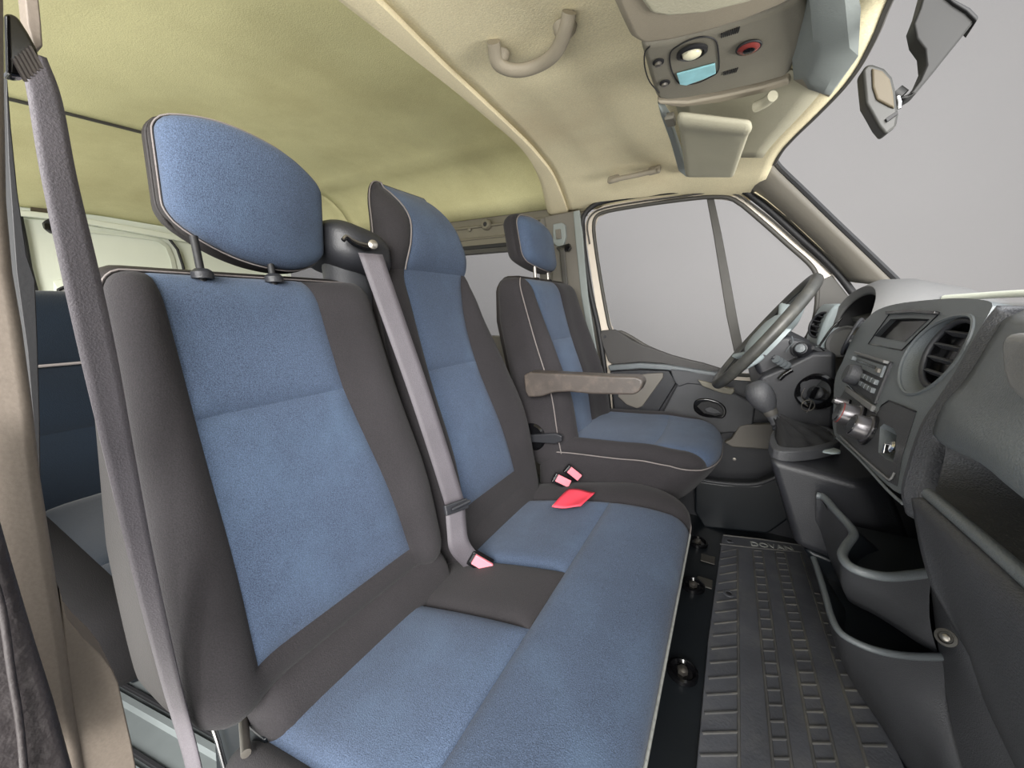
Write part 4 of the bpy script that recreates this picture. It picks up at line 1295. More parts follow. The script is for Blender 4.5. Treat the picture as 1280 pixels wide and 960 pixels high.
hollow = cr([(0.215,0.5899,0.9402),(0.2124,0.572,0.9302),(0.2079,0.5639,0.9128),(0.2031,0.563,0.8947),(0.1983,0.5713,0.8764),(0.1942,0.5861,0.8611),(0.1913,0.6097,0.8497),(0.1907,0.6391,0.8478),(0.1935,0.6685,0.8582),(0.1989,0.6885,0.879),(0.2057,0.688,0.9045),(0.2113,0.6648,0.9261),(0.2146,0.6276,0.9385)], 4, True)
hm = cr([(0.2131,0.5908,0.9327),(0.2111,0.5768,0.9251),(0.2071,0.5699,0.9099),(0.2032,0.5721,0.8953),(0.1992,0.5816,0.88),(0.1964,0.5972,0.8693),(0.195,0.6162,0.8641),(0.1958,0.6344,0.867),(0.1986,0.6519,0.8775),(0.203,0.6635,0.8944),(0.2073,0.6599,0.9107),(0.2111,0.6441,0.9251),(0.213,0.6184,0.9326)], 4, True)
si = [(0.2125,0.8124,0.9306),(0.2134,0.7409,0.9337),(0.2135,0.6804,0.9343),(0.2099,0.6954,0.9206),(0.2054,0.7137,0.9035),(0.2051,0.7745,0.9023),(0.2051,0.8434,0.9025),(0.2091,0.8284,0.9176)]
so = [(0.1778,0.6423,0.7987),(0.1794,0.6367,0.8047),(0.18,0.6063,0.8071),(0.179,0.5895,0.803),(0.175,0.5713,0.7878),(0.1725,0.5643,0.7784),(0.1717,0.5831,0.7752),(0.1715,0.6081,0.7745)]
fas = plate('centre_fascia', cr(fo, 3, True), [hollow, si, so], N_ * -0.06, 'dash_plastic', dash)
rows = [[p.lerp(q, t / 4) - N_ * (0.022 * (t / 4) ** 0.8) for p, q in zip(hollow, hm)] for t in range(5)]
grid('vent_surround', rows, 'dash_plastic', dash, closed_v=True, sharp=60)
tube('surround_edge', hollow, 0.0022, 'dash_plastic', dash, n=6, closed=True)
prism('vent_well', [p - N_ * 0.022 for p in hm], N_ * -0.004, 'gloss_black', dash, bevel=0)


# side trim strip between fascia and passenger panel
s1 = [(0.1965,0.5,0.9507),(0.1904,0.5,0.9335),(0.1822,0.5,0.893),(0.1745,0.5,0.8659),(0.1671,0.5,0.8399),(0.1635,0.5,0.8043),(0.1632,0.5,0.7713),(0.17,0.5,0.7489)]
s2 = [(0.2005,0.48,0.943),(0.1969,0.48,0.9312),(0.1822,0.48,0.8888),(0.1761,0.48,0.8659),(0.1699,0.48,0.8405),(0.1677,0.48,0.7965),(0.1675,0.48,0.773),(0.1732,0.48,0.7497)]
rows = []
for a, b in zip(cr(s1, 5), cr(s2, 5)):
    m_ = a.lerp(b, 0.5)
    rows.append([a + Vector((0.03, 0.012, 0)), a, a.lerp(b, 0.2) + Vector((-0.003, 0, 0)), m_ + Vector((-0.004, 0, 0)), a.lerp(b, 0.8) + Vector((-0.002, 0, 0)), b, b + Vector((0.03, -0.002, 0))])
grid('trim_strip', rows, 'dash_dark', dash, solid=0.004, off=-1.0, sharp=25)
# display
sf = [(0.2144,0.8307,0.9376),(0.2154,0.7353,0.9414),(0.2152,0.6621,0.9406),(0.2095,0.6835,0.9192),(0.2024,0.7081,0.892),(0.2019,0.776,0.8901),(0.2014,0.8534,0.8884),(0.2082,0.8428,0.9143)]
scr = prism('display', off(si, -0.006), N_ * -0.004, 'screen_black', dash, bevel=0)
ringframe('display_frame', off(si, 0.0008), off(si, -0.007), N_ * -0.001, 'dash_dark', scr, bevel=0)
tube('joint_line', off(sf, 0.0003), 0.0011, 'gloss_black', scr, n=6, closed=True)
prism('display_hood', off([(0.2153,0.8366,0.9413),(0.2162,0.7398,0.9446),(0.2159,0.6616,0.9434),(0.2149,0.6609,0.9396),(0.2151,0.7338,0.9404),(0.2141,0.8288,0.9364)], 0.006), N_ * -0.006, 'gloss_black', scr, bevel=0.001)


# vents
def vent(cpx, r, nm, parent, tilt=(0, 0, 0), sq=1.0):
    c = Vector(cpx)
    ax = (N_ + Vector(tilt)).normalized()
    u = Vector((0, 1, 0))
    u = (u - ax * u.dot(ax)).normalized()
    w = ax.cross(u)
    v = lathe(nm, [(-0.002, r * 1.10), (0.006, r * 1.08), (0.005, r * 1.0), (-0.004, r * 0.98), (-0.004, 0.0)], c, ax, 'gloss_black', parent, n=40)
    tube('vent_ring', [c + ax * 0.007 + (u * math.cos(t) + w * math.sin(t)) * r * 1.04 for t in [2 * math.pi * k / 40 for k in range(40)]], 0.0034, 'black_plastic', v, n=8, closed=True)
    for k in (-0.62, -0.2, 0.22, 0.64):
        hw = r * math.sqrt(1 - k * k) * 0.95
        frame_box('slat', c + w * (k * r) + ax * 0.002, u * hw, w * 0.0012 + ax * 0.002, ax * 0.005 - w * 0.002, 'dash_dark', v, bevel=0.001)
    frame_box('vent_tab', c - u * r * 0.60 + w * r * 0.2 + ax * 0.008, u * 0.004, w * r * 0.6, ax * 0.003, 'black_plastic', v, bevel=0.002)
    return v


vc = [(0.2045,0.6076,0.9001)][0]
vent(Vector(vc) + N_ * -0.014, 0.037, 'air_vent', dash, (-0.1, -0.12, 0))
vc = [(0.2164,0.9936,0.8885)][0]
vent(Vector(vc) + N_ * 0.002, 0.034, 'air_vent', dash, (0.1, 0.30, 0))

# audio unit
radio = thing('car_radio', (0.19, 0.76, 0.85), 'slim black car radio with disc slot and volume knob in the centre fascia', 'radio')
R0 = [(0.197,0.8699,0.8717),(0.1978,0.7144,0.8746),(0.1829,0.6911,0.8179),(0.1831,0.8441,0.8187)]
a, b, c4, d_ = off(R0, 0.004)
prism('radio_face', [a, b, c4, d_], N_ * -0.02, 'black_plastic', radio, bevel=0.002)


def rp(s, t, h=0.0):
    return (a.lerp(b, s)).lerp(d_.lerp(c4, s), t) + N_ * h


def rquad(nm, s0, t0, s1, t1, h, m, par=None, bev=0.0008):
    return prism(nm, [rp(s0, t0, h), rp(s1, t0, h), rp(s1, t1, h), rp(s0, t1, h)], N_ * (-h - 0.001), m, par or radio, bevel=bev)


rquad('top_bar', 0.02, 0.0, 0.98, 0.07, 0.006, 'dash_light')
rquad('slot_plate', 0.08, 0.12, 0.97, 0.40, 0.003, 'dash_plastic')
rquad('disc_slot', 0.16, 0.20, 0.80, 0.27, 0.0042, 'gloss_black')
rquad('eject_button', 0.86, 0.22, 0.93, 0.32, 0.006, 'grey_plastic')
rquad('aux_button', 0.0, 0.14, 0.14, 0.26, 0.010, 'dash_plastic')
kn = lathe('volume_knob', [(0, 0.017), (0.014, 0.016), (0.017, 0.013), (0.017, 0)], rp(0.30, 0.62), N_, 'dash_dark', radio, n=24)
for i in range(4):
    rquad('button', 0.52 + i * 0.11, 0.48, 0.60 + i * 0.11, 0.60, 0.005, 'dash_plastic')
    rquad('button', 0.52 + i * 0.11, 0.68, 0.60 + i * 0.11, 0.80, 0.005, 'dash_plastic')
for i in range(2):
    rquad('side_button', 0.05, 0.46 + i * 0.22, 0.14, 0.60 + i * 0.22, 0.005, 'dash_plastic')
lb = off([(0.1824,0.8438,0.8159),(0.1824,0.6882,0.8162),(0.1802,0.6843,0.8078),(0.1802,0.8271,0.8077)], 0.005)
prism('lower_bar', lb, N_ * -0.006, 'dash_light', radio, bevel=0.002)

# climate controls
cl = off([(0.1825,0.6684,0.8164),(0.186,0.659,0.8297),(0.1871,0.5849,0.834),(0.1819,0.5698,0.814),(0.1739,0.5457,0.7837),(0.168,0.5256,0.7613),(0.1667,0.5472,0.7562),(0.1652,0.7107,0.7505),(0.1645,0.7776,0.7479),(0.1749,0.8595,0.7877),(0.1791,0.8405,0.8036)], 0.003)
cq = [Vector(p) for p in [(0.1829,0.848,0.818),(0.1807,0.6733,0.8094),(0.1837,0.6728,0.821),(0.1862,0.6603,0.8305),(0.1869,0.6201,0.8333),(0.1874,0.58,0.8352),(0.182,0.5682,0.8145),(0.1752,0.5531,0.7886),(0.1686,0.5291,0.7635),(0.1674,0.5519,0.7592),(0.1662,0.6507,0.7543),(0.1647,0.7794,0.7488),(0.1734,0.8526,0.7818)]]
plate('climate_panel', off(cq, 0.0006), [[Vector(p) + N_ * 0.0006 for p in so]], N_ * -0.0004, 'dash_dark', dash)
cp = tube('climate_plate', off([(0.1829,0.848,0.818),(0.1807,0.6733,0.8094),(0.1837,0.6728,0.821),(0.1862,0.6603,0.8305),(0.1869,0.6201,0.8333),(0.1874,0.58,0.8352)], 0.0005), 0.0011, 'gloss_black', dash, n=6)
for q, r, ln in (([(0.1753,0.7237,0.789)][0], 0.0165, 0.024), ([(0.1748,0.6659,0.7871)][0], 0.0165, 0.018), ([(0.1768,0.7905,0.7947)][0], 0.0065, 0.018)):
    k_ = lathe('climate_knob', [(0, r * 1.12), (0.004, r * 1.12), (0.005, r), (ln, r * 0.94), (ln + 0.002, r * 0.86), (ln + 0.0022, 0)], Vector(q) + N_ * 0.001, N_, 'knob_silver', cp, n=28)
    lathe('knob_face', [(ln + 0.002, r * 0.8), (ln + 0.003, r * 0.78), (ln + 0.003, 0)], Vector(q) + N_ * 0.001, N_, 'gloss_black', k_, n=24)
    lathe('knob_ring', [(0.0, r * 1.3), (0.003, r * 1.28), (0.003, r)], Vector(q) + N_ * 0.001, N_, 'gloss_black', k_, n=24)
    if r > 0.0164 and ln > 0.02:
        lathe('red_band', [(ln - 0.0012, r * 0.965), (ln, r * 0.965)], Vector(q) + N_ * 0.001, N_, 'red_lens', k_, n=24)
tube('silver_line', off([(0.1654,0.7525,0.7515),(0.1662,0.6743,0.7543),(0.1671,0.6081,0.758),(0.1681,0.5557,0.7616),(0.1688,0.5448,0.7644),(0.1709,0.5449,0.7723)], 0.002), 0.0012, 'dash_light', dash, n=8, smooth_n=5)
sc_ = sum((Vector(p) for p in so), Vector()) / len(so)
sk = ringframe('socket_frame', off(so, 0.0008), [Vector(p).lerp(sc_, 0.25) - N_ * 0.014 for p in so], N_ * -0.001, 'dash_plastic', dash, bevel=0)
prism('socket_well', [Vector(p).lerp(sc_, 0.2) - N_ * 0.014 for p in so], N_ * -0.004, 'gloss_black', sk, bevel=0)
lb_ = sc_ - N_ * 0.012 + Vector((0, -0.010, -0.002))
lathe('lock_barrel', [(0, 0.007), (0.012, 0.007), (0.014, 0.005), (0.014, 0)], lb_, N_, 'chrome', sk, n=16)
frame_box('lock_key', lb_ + N_ * 0.016 + Vector((0, 0, -0.004)), (0.003, 0, 0), (0, 0.0025, 0), (0, 0, 0.006), 'chrome', sk, bevel=0.001)
tube('joint_line', off([(0.1634,0.7632,0.744),(0.1652,0.6477,0.7507),(0.1659,0.5425,0.7533),(0.1667,0.5005,0.7564)], 0.001), 0.0016, 'dash_plastic', dash, n=8, smooth_n=4)

# instrument hood in front of the driver
arch = [(0.2318,1.25,0.8264),(0.2284,1.25,0.8768),(0.2357,1.25,0.9168),(0.2413,1.25,0.9442),(0.2367,1.25,0.9674),(0.2443,1.25,0.9902),(0.2637,1.25,1.0011),(0.289,1.25,0.9967),(0.3255,1.25,0.9886)]
rows = []
hood = [(0.0, 0), ]
U = []
for i in range(17):
    t = math.pi * i / 16
    U.append((math.cos(t), math.sin(t)))
for dx, sc, dz in ((0.004, 0.90, -0.004), (0.0, 0.93, -0.002), (-0.004, 0.98, 0.0), (0.015, 1.03, 0.004), (0.06, 1.03, 0.004), (0.14, 0.98, -0.012), (0.24, 0.85, -0.045)):
    rows.append([(0.285 + dx - 0.028 * (1 - s), 1.26 + 0.175 * c * sc, 0.895 + dz + 0.103 * (s ** 0.7) * sc) for c, s in U])
hd = grid('instrument_hood', rows, 'dash_light', dash, solid=0.008, off=1.0, sharp=60)
rows = []
for dx, sc in ((0.004, 0.90), (0.03, 0.86), (0.09, 0.80)):
    rows.append([(0.285 + dx - 0.028 * (1 - s), 1.26 + 0.175 * c * sc, 0.893 + 0.100 * (s ** 0.7) * sc) for c, s in U])
grid('hood_lining', rows, 'rubber_black', hd, sharp=80)
prism('instrument_panel', [(0.365, 1.26 + 0.15 * c, 0.885 + 0.085 * (s ** 0.7)) for c, s in U], (0.01, 0, -0.01), 'gloss_black', hd, bevel=0)
for y in (1.19, 1.33):
    lathe('dial', [(0, 0.036), (0.008, 0.037), (0.008, 0.033), (0.002, 0.032), (0.002, 0)], (0.363, y, 0.915), (-1, 0, 0.1), 'rubber_grey', hd, n=24)
# driver's lower panel and end panel
dl = [(0.2216,1.17,0.8441),(0.2291,1.17,0.787),(0.2438,1.17,0.6392),(0.2629,1.17,0.528),(0.207,1.17,0.5149),(0.156,1.17,0.5917),(0.1075,1.17,0.6705),(0.0622,1.17,0.7294),(0.0752,1.17,0.7733),(0.1307,1.17,0.8087),(0.1748,1.17,0.8414)]
prism('column_panel', dl, (0, 0.42, 0), 'black_plastic', dash, bevel=0.012, segs=3)
ep = [(0.2209,1.42,0.8538),(0.2289,1.42,0.9071),(0.2418,1.42,0.9478),(0.2578,1.42,0.961),(0.277,1.42,0.9478),(0.2941,1.42,0.9237),(0.3114,1.42,0.8464),(0.2708,1.42,0.8077),(0.2215,1.42,0.8187)]
prism('side_panel', ep, (0, 0.20, 0), 'airbag_grey', dash, bevel=0.012, segs=4)
vent(Vector([(0.2444,1.46,0.8943)][0]) + Vector((-0.012, 0, 0.0)), 0.036, 'air_vent', dash, (0.1, -0.5, 0))
tube('side_groove', [(0.2233,1.415,0.8287),(0.2345,1.415,0.8571),(0.2485,1.415,0.8895),(0.2662,1.415,0.9168)], 0.003, 'gloss_black', dash, n=8, smooth_n=4)
lathe('bezel_ring', [(0, 0.045), (0.010, 0.045), (0.014, 0.040), (0.006, 0.036), (0.006, 0)], [(0.2751,1.38,0.8525)][0], (-0.7, -0.6, 0.3), 'dash_light', dash, n=28)
# understructure filling the middle below the fascia
box('lower_core', (0.30, 0.50, 0.64), (0.58, 1.62, 0.90), 'floor_black', dash, bevel=0.01)
box('lower_core', (0.36, 0.86, 0.40), (0.58, 1.62, 0.65), 'floor_black', dash, bevel=0.01)
prism('passenger_core', [(0.30, -0.1, 0.78), (0.55, -0.1, 0.93), (0.58, -0.1, 0.20), (0.36, -0.1, 0.30)], (0, 0.56, 0), 'floor_black', dash, bevel=0.01)

# ---- steering wheel and column
sw = thing('steering_wheel', (0.075, 1.29, 0.873), 'grey worn steering wheel with pale airbag hub in front of driver seat', 'steering wheel')
W0 = Vector((0.077, 1.29, 0.873))
wu = Vector((0.56, 0, 0.828))
wv = Vector((0, 1, 0))
wn = Vector((-0.828, 0, 0.56))
RW = 0.178
tube('rim', [W0 + (wu * math.cos(t) + wv * math.sin(t)) * RW for t in [2 * math.pi * k / 64 for k in range(64)]], 0.0145, 'wheel_rubber', sw, n=14, closed=True)
tube('rim_seam', [W0 + (wu * math.cos(t) + wv * math.sin(t)) * (RW - 0.0142) for t in [2 * math.pi * k / 64 for k in range(64)]], 0.0015, 'rubber_black', sw, n=6, closed=True)
for ang in (35, 145, 215, 325):
    t = math.radians(ang)
    dr = wv * math.cos(t) + wu * math.sin(t)
    tube('spoke', [W0 - wn * 0.028 + dr * 0.05, W0 - wn * 0.02 + dr * 0.11, W0 + dr * (RW - 0.006)], 0.010, 'airbag_grey', sw, n=12, smooth_n=5, ry=0.016)
hubp = []
for k in range(24):
    t = 2 * math.pi * k / 24
    hubp.append(W0 + wv * 0.085 * math.copysign(abs(math.cos(t)) ** 0.7, math.cos(t)) + wu * 0.072 * math.copysign(abs(math.sin(t)) ** 0.7, math.sin(t)) - wn * 0.035)
rows = []
cc = W0 - wn * 0.035
for s, h in ((1.0, 0), (1.02, 0.018), (0.96, 0.034), (0.80, 0.044), (0.5, 0.050), (0.05, 0.052)):
    rows.append([cc + (p - cc) * s + wn * h for p in hubp])
grid('airbag_cover', rows, 'airbag_grey', sw, closed_v=True, sharp=70)
lathe('hub_boss', [(0, 0.05), (0.05, 0.045), (0.07, 0.04)], W0 - wn * 0.095, wn, 'black_plastic', sw, n=24)
col_ = thing('steering_column', (0.17, 1.29, 0.80), 'black steering column shroud with stalks and ignition barrel behind the wheel', 'steering column')
sh = [(0.0556,1.21,0.8046),(0.0814,1.21,0.8657),(0.1263,1.21,0.8798),(0.1626,1.21,0.867),(0.2045,1.21,0.8391),(0.2328,1.21,0.813),(0.2369,1.21,0.7814),(0.2142,1.21,0.7631),(0.1679,1.21,0.7418),(0.1155,1.21,0.7492),(0.0742,1.21,0.767)]
prism('column_shroud', sh, (0, 0.16, 0), 'black_plastic', col_, bevel=0.02, segs=4)
prism('shroud_nose', [(0.1272,1.205,0.8679),(0.159,1.205,0.8652),(0.1974,1.205,0.8392),(0.229,1.205,0.8114),(0.2303,1.205,0.7896),(0.203,1.205,0.7954),(0.1685,1.205,0.8131),(0.137,1.205,0.8275)], (0, 0.02, 0), 'dash_dark', col_, bevel=0.008, segs=3)
sb = lathe('stalk_pod', [(0, 0.020), (0.03, 0.018), (0.045, 0.013), (0.048, 0.0)], [(0.1612,1.2,0.8416)][0], (-0.25, -1, 0.2), 'black_plastic', col_, n=20)
lathe('stalk_tip', [(0, 0.011), (0.012, 0.010), (0.014, 0.0)], [(0.15,1.155,0.8493)][0], (-0.25, -1, 0.2), 'dash_plastic', sb, n=16)
lathe('stalk_boot', [(0, 0.032), (0.012, 0.030), (0.012, 0.022), (-0.012, 0.018), (-0.012, 0)], [(0.1797,1.2,0.8226)][0], (-0.3, -1, 0.1), 'gloss_black', col_, n=24)
st_ = tube('wiper_stalk', [(0.1314,1.17,0.8027),(0.1119,1.17,0.8135),(0.0972,1.17,0.8247)], 0.007, 'black_plastic', col_, n=10)
for i in range(4):
    lathe('stalk_ring', [(0, 0.010), (0.005, 0.010)], Vector([(0.129,1.165,0.8052)][0]).lerp(Vector([(0.0987,1.165,0.8234)][0]), i / 4), (-0.5, -0.6, 0.3), 'dash_plastic', st_, n=14)
tube('lower_stalk', [(0.1393,1.16,0.7967),(0.1245,1.16,0.7833),(0.116,1.16,0.7703)], 0.006, 'gloss_black', col_, n=10)
tube('wire', [(0.1335,1.195,0.8769),(0.137,1.195,0.861),(0.1302,1.195,0.8485),(0.1249,1.195,0.836)], 0.0012, 'dash_plastic', col_, n=6, smooth_n=4)
ig = lathe('ignition_ring', [(0, 0.044), (0.012, 0.044), (0.018, 0.038), (0.012, 0.031), (-0.02, 0.028), (-0.02, 0)], [(0.1954,1.165,0.7451)][0], (-0.45, -0.85, 0.25), 'gloss_black', col_, n=32)
lathe('ignition_barrel', [(-0.01, 0.018), (0.020, 0.016), (0.024, 0.010), (0.024, 0)], [(0.199,1.165,0.7415)][0], (-0.45, -0.85, 0.25), 'black_plastic', ig, n=20)
key = thing('ignition_key', tuple([(0.1813,1.125,0.7513)][0]), 'key with wire rings hanging in the ignition barrel', 'key')
kc = Vector([(0.1845,1.125,0.7497)][0])
frame_box('key_bow', kc, (0.004, 0.010, 0.002), (0.002, -0.002, 0.012), (-0.006, -0.002, 0.001), 'gloss_black', key, bevel=0.003)
rc_ = Vector([(0.1731,1.105,0.7216)][0])
tube('key_ring', [rc_ + Vector((0.013 * math.cos(t), 0.004 * math.cos(t), 0.013 * math.sin(t))) for t in [2 * math.pi * k / 24 for k in range(24)]], 0.0012, 'steel', key, n=6, closed=True)
tube('key_loop', [(0.1725,1.105,0.7389),(0.1779,1.105,0.7318),(0.1758,1.105,0.7122),(0.1723,1.105,0.7039)], 0.001, 'steel', key, n=6, smooth_n=4)
tube('key_loop', [(0.1621,1.105,0.7627),(0.1581,1.105,0.7449),(0.1632,1.105,0.7281),(0.1734,1.105,0.7197)], 0.001, 'steel', key, n=6, smooth_n=4)

# ---- centre console with gear gaiter and open bins
con = thing('centre_console', (0.2, 0.9, FL), 'black lower console with gear gaiter plinth and two open storage bins', 'console')
ctop = [Vector(p) for p in [(0.0916,0.9047,0.645),(0.1129,0.9846,0.645),(0.1731,1.1039,0.645),(0.2367,1.1601,0.645),(0.2522,1.0311,0.645),(0.2168,0.8917,0.645)]]
ctop = [Vector((0.088, 0.87, 0.655)), Vector((0.095, 0.96, 0.665)), Vector((0.13, 1.06, 0.672)), Vector((0.26, 1.10, 0.685)), Vector((0.27, 0.90, 0.645)), Vector((0.225, 0.86, 0.640))]
cbot = [Vector((0.155, 0.885, 0.48)), Vector((0.16, 0.98, 0.45)), Vector((0.19, 1.10, 0.42)), Vector((0.34, 1.12, 0.42)), Vector((0.36, 0.88, 0.44)), Vector((0.30, 0.87, 0.46))]
V = ctop + cbot
F = [[0, 1, 2, 3, 4, 5], [11, 10, 9, 8, 7, 6]] + [[i, (i + 1) % 6, 6 + (i + 1) % 6, 6 + i] for i in range(6)]
mesh('gear_plinth', V, F, 'black_plastic', con, bevel=0.014, segs=4)
V = [v + Vector((0.01, 0, 0.0)) for v in cbot] + [Vector((0.37, 0.92, FL)), Vector((0.37, 1.0, FL)), Vector((0.37, 1.1, FL)), Vector((0.46, 1.1, FL)), Vector((0.46, 0.88, FL)), Vector((0.40, 0.88, FL))]
mesh('plinth_foot', V, F, 'floor_black', con, bevel=0.012, segs=3)
# raised gaiter frame
gf = [Vector((0.095, 0.885, 0.672)), Vector((0.100, 0.985, 0.682)), Vector((0.150, 1.035, 0.690)), Vector((0.205, 1.030, 0.694)), Vector((0.210, 0.955, 0.686)), Vector((0.150, 0.895, 0.676))]
gfo = resample(cr(gf, 5, True), 40)
gcn = sum(gfo, Vector()) / 40
ringframe('gaiter_frame', gfo, [p + (gcn - p) * 0.2 + Vector((0, 0, 0.004)) for p in gfo], (0, 0, -0.022), 'dash_dark', con, bevel=0.003)
kb = Vector((0.105, 1.0, 0.712))
rows = []
for s, w in ((0.80, 0.0), (0.70, 0.18), (0.42, 0.50), (0.22, 0.78), (0.13, 1.0)):
    rows.append([(gcn + (p - gcn) * s).lerp(kb + (p - gcn) * s, w) + Vector((0, 0, 0.004 * math.sin(i * 1.3 + w * 6)))
                 for i, p in enumerate(gfo)])
grid('gaiter', rows, 'rubber_black', con, closed_v=True, sharp=80)
lathe('cap', [(0, 0.016), (0.003, 0.016), (0.005, 0.012), (0.005, 0)], (0.190, 0.925, 0.672), (-0.1, 0, 1), 'airbag_grey', con, n=24)
gl = thing('gear_lever', (0.11, 1.0, 0.69), 'black gear lever with rounded knob rising from its gaiter', 'gear lever')
k0 = Vector([(0.1316,1,0.6583)][0])
k1 = Vector([(0.0652,1,0.7628)][0])
ax = (k1 - k0).normalized()
L = (k1 - k0).length
lathe('shaft', [(0, 0.012), (L * 0.25, 0.011), (L * 0.30, 0.014), (L * 0.34, 0.011), (L * 0.38, 0.013), (L * 0.42, 0.011), (L * 0.46, 0.012), (L * 0.56, 0.012)], k0, ax, 'dash_dark', gl, n=20)
lathe('collar', [(L * 0.54, 0.0135), (L * 0.60, 0.0150), (L * 0.66, 0.0135)], k0, ax, 'rubber_grey', gl, n=20)
lathe('knob', [(L * 0.64, 0.015), (L * 0.72, 0.021), (L * 0.84, 0.0265), (L * 0.98, 0.0275), (L * 1.10, 0.024), (L * 1.18, 0.015), (L * 1.205, 0.0)], k0, ax, 'dash_dark', gl, n=28)


# bins: rim curve, outer wall to a lower curve, inner wall and floor
def bin_part(nm, rim, lower, depth, parent, m='black_plastic', lip=0.006, mi='floor_black', ndep=4.5):
    R_ = cr(rim, 8)
    Lw = cr(lower, 8)
    rows = []
    for a_, b_ in zip(R_, Lw):
        rows.append([a_.lerp(b_, t / 8) + Vector((-0.012, -0.012, 0)) * math.sin(math.pi * t / 8) * 0.7 for t in range(9)])
    o_ = grid(nm, rows, m, parent, sharp=80)
    cen = sum(R_, Vector()) / len(R_) + Vector((0.05, 0.05, 0))
    rows = []
    for a_ in R_:
        n_ = (cen - a_)
        n_.z = 0
        n_ = n_.normalized() * 0.010
        rows.append([a_, a_ + n_ + Vector((0, 0, -0.004)), a_ + n_ * ndep + Vector((0, 0, -depth))])
    grid('bin_lining', rows, mi, o_, sharp=60)
    tube('bin_rim', R_, lip, 'dash_plastic', o_, n=10)
    base = [r[-1] for r in rows]
    prism('bin_floor', base + [Vector((0.38, base[-1].y, base[-1].z)), Vector((0.38, base[0].y, base[-1].z))], (0, 0, -0.01), mi, o_, bevel=0)
    return o_


up_rim = [(0.1655,0.8438,0.61),(0.1752,0.8389,0.61),(0.1841,0.7866,0.61),(0.1913,0.7487,0.61),(0.1916,0.7161,0.61),(0.1751,0.6746,0.61),(0.1648,0.6435,0.61),(0.1665,0.6211,0.61),(0.1792,0.6119,0.61),(0.2034,0.6152,0.61),(0.2332,0.6355,0.61),(0.2583,0.6567,0.61)]
up_low = [(0.2116,0.941,0.45),(0.2149,0.9133,0.45),(0.217,0.8814,0.45),(0.2195,0.8423,0.45),(0.2213,0.8152,0.45),(0.2209,0.8017,0.45),(0.2229,0.79,0.45),(0.232,0.7826,0.45),(0.2503,0.7731,0.45),(0.271,0.755,0.45),(0.2906,0.7337,0.45),(0.3099,0.7209,0.45)]
bin_part('upper_bin', up_rim, up_low, 0.03, con, 'dash_dark', ndep=4.0)
lo_rim = [(0.1811,0.9645,0.46),(0.1847,0.9093,0.46),(0.1863,0.8335,0.46),(0.1857,0.7704,0.46),(0.1847,0.7195,0.46),(0.1898,0.6866,0.46),(0.2078,0.6738,0.46),(0.2324,0.6721,0.46),(0.2647,0.6815,0.46),(0.3049,0.7028,0.46),(0.3207,0.7162,0.46)]
lo_low = [(0.3204,1.5774,0.1),(0.3208,1.4577,0.1),(0.3221,1.3363,0.1),(0.3201,1.2162,0.1),(0.3185,1.1154,0.1),(0.3249,1.0123,0.1),(0.3475,0.9367,0.1),(0.3641,0.8642,0.1),(0.3877,0.8026,0.1)] + [(0.3822,0.72,0.1353)] + [(0.404,0.685,0.1507)]
bin_part('lower_bin', lo_rim, lo_low, 0.035, con, 'dash_dark', 0.005, ndep=3.6)
# console cheek between the bins and the glovebox
ck = []
L_ = [(0.255, 0.655, 0.612)] + [(0.2847,0.6965,0.53)] + [(0.3078,0.7143,0.455)] + [(0.3252,0.688,0.3712),(0.362,0.688,0.2608),(0.4051,0.688,0.1465)]
M_ = [(0.2648,0.645,0.6145),(0.2772,0.645,0.5635),(0.2962,0.645,0.5076),(0.3285,0.645,0.4228),(0.3622,0.645,0.3223),(0.4021,0.645,0.2189)]
E_ = [(0.2624,0.615,0.6361),(0.2814,0.615,0.5847),(0.3076,0.615,0.5369),(0.3391,0.615,0.4641),(0.3736,0.615,0.3743),(0.4113,0.615,0.2806)]
G_ = [(0.2634,0.59,0.6512),(0.2866,0.59,0.604),(0.3151,0.59,0.5601),(0.3465,0.59,0.4977),(0.3811,0.59,0.4161),(0.4188,0.59,0.3319)]
rows = [cr([a_, b_, c_, d__], 6) for a_, b_, c_, d__ in zip(cr(L_, 5), cr(M_, 5), cr(E_, 5), cr(G_, 5))]
ck = grid('console_cheek', rows, 'dash_dark', con, sharp=80)
# back wall of the upper bin, rising to the fascia
rows = [[Vector((0.275, 0.65, 0.62)), Vector((0.25, 0.60, 0.67)), Vector((0.225, 0.57, 0.715))],
        [Vector((0.31, 0.72, 0.60)), Vector((0.27, 0.70, 0.67)), Vector((0.225, 0.68, 0.735))],
        [Vector((0.30, 0.84, 0.60)), Vector((0.27, 0.84, 0.66)), Vector((0.225, 0.84, 0.725))]]
grid('bin_back', rows, 'black_plastic', con, sharp=80)
scw = lathe('screw', [(0, 0.010), (0.003, 0.010), (0.004, 0.007), (0.001, 0.006), (0.001, 0)], [(0.2651,0.61,0.5529)][0], (-0.5, -0.7, 0.4), 'rubber_grey', con, n=20)
lathe('screw_head', [(0.001, 0.0042), (0.004, 0.004), (0.005, 0.002), (0.005, 0)], [(0.2651,0.61,0.5529)][0], (-0.5, -0.7, 0.4), 'steel', scw, n=14)
# filler behind bins
box('console_core', (0.46, 0.80, FL), (0.58, 1.10, 0.58), 'floor_black', con, bevel=0.01)

# ---- rubber floor mat with raised ribs and lettering
fm = thing('floor_mat', (0.2, 1.0, FL), 'worn black rubber floor mat with ribbed cells running under the dashboard', 'floor mat')
MZ = FL + 0.012
mo = [(0.0442,1.5224,0.112),(0.3022,1.5894,0.112),(0.3402,1.1546,0.112),(0.3599,0.8172,0.112),(0.0215,0.6188,0.112),(0.0244,0.9758,0.112)]
prism('mat_base', mo, (0, 0, -0.011), 'mat_rubber', fm, bevel=0.003)
mA, mB = Vector(mo[0]), Vector(mo[1])


def mline(px0, px1):
    return px0, px1


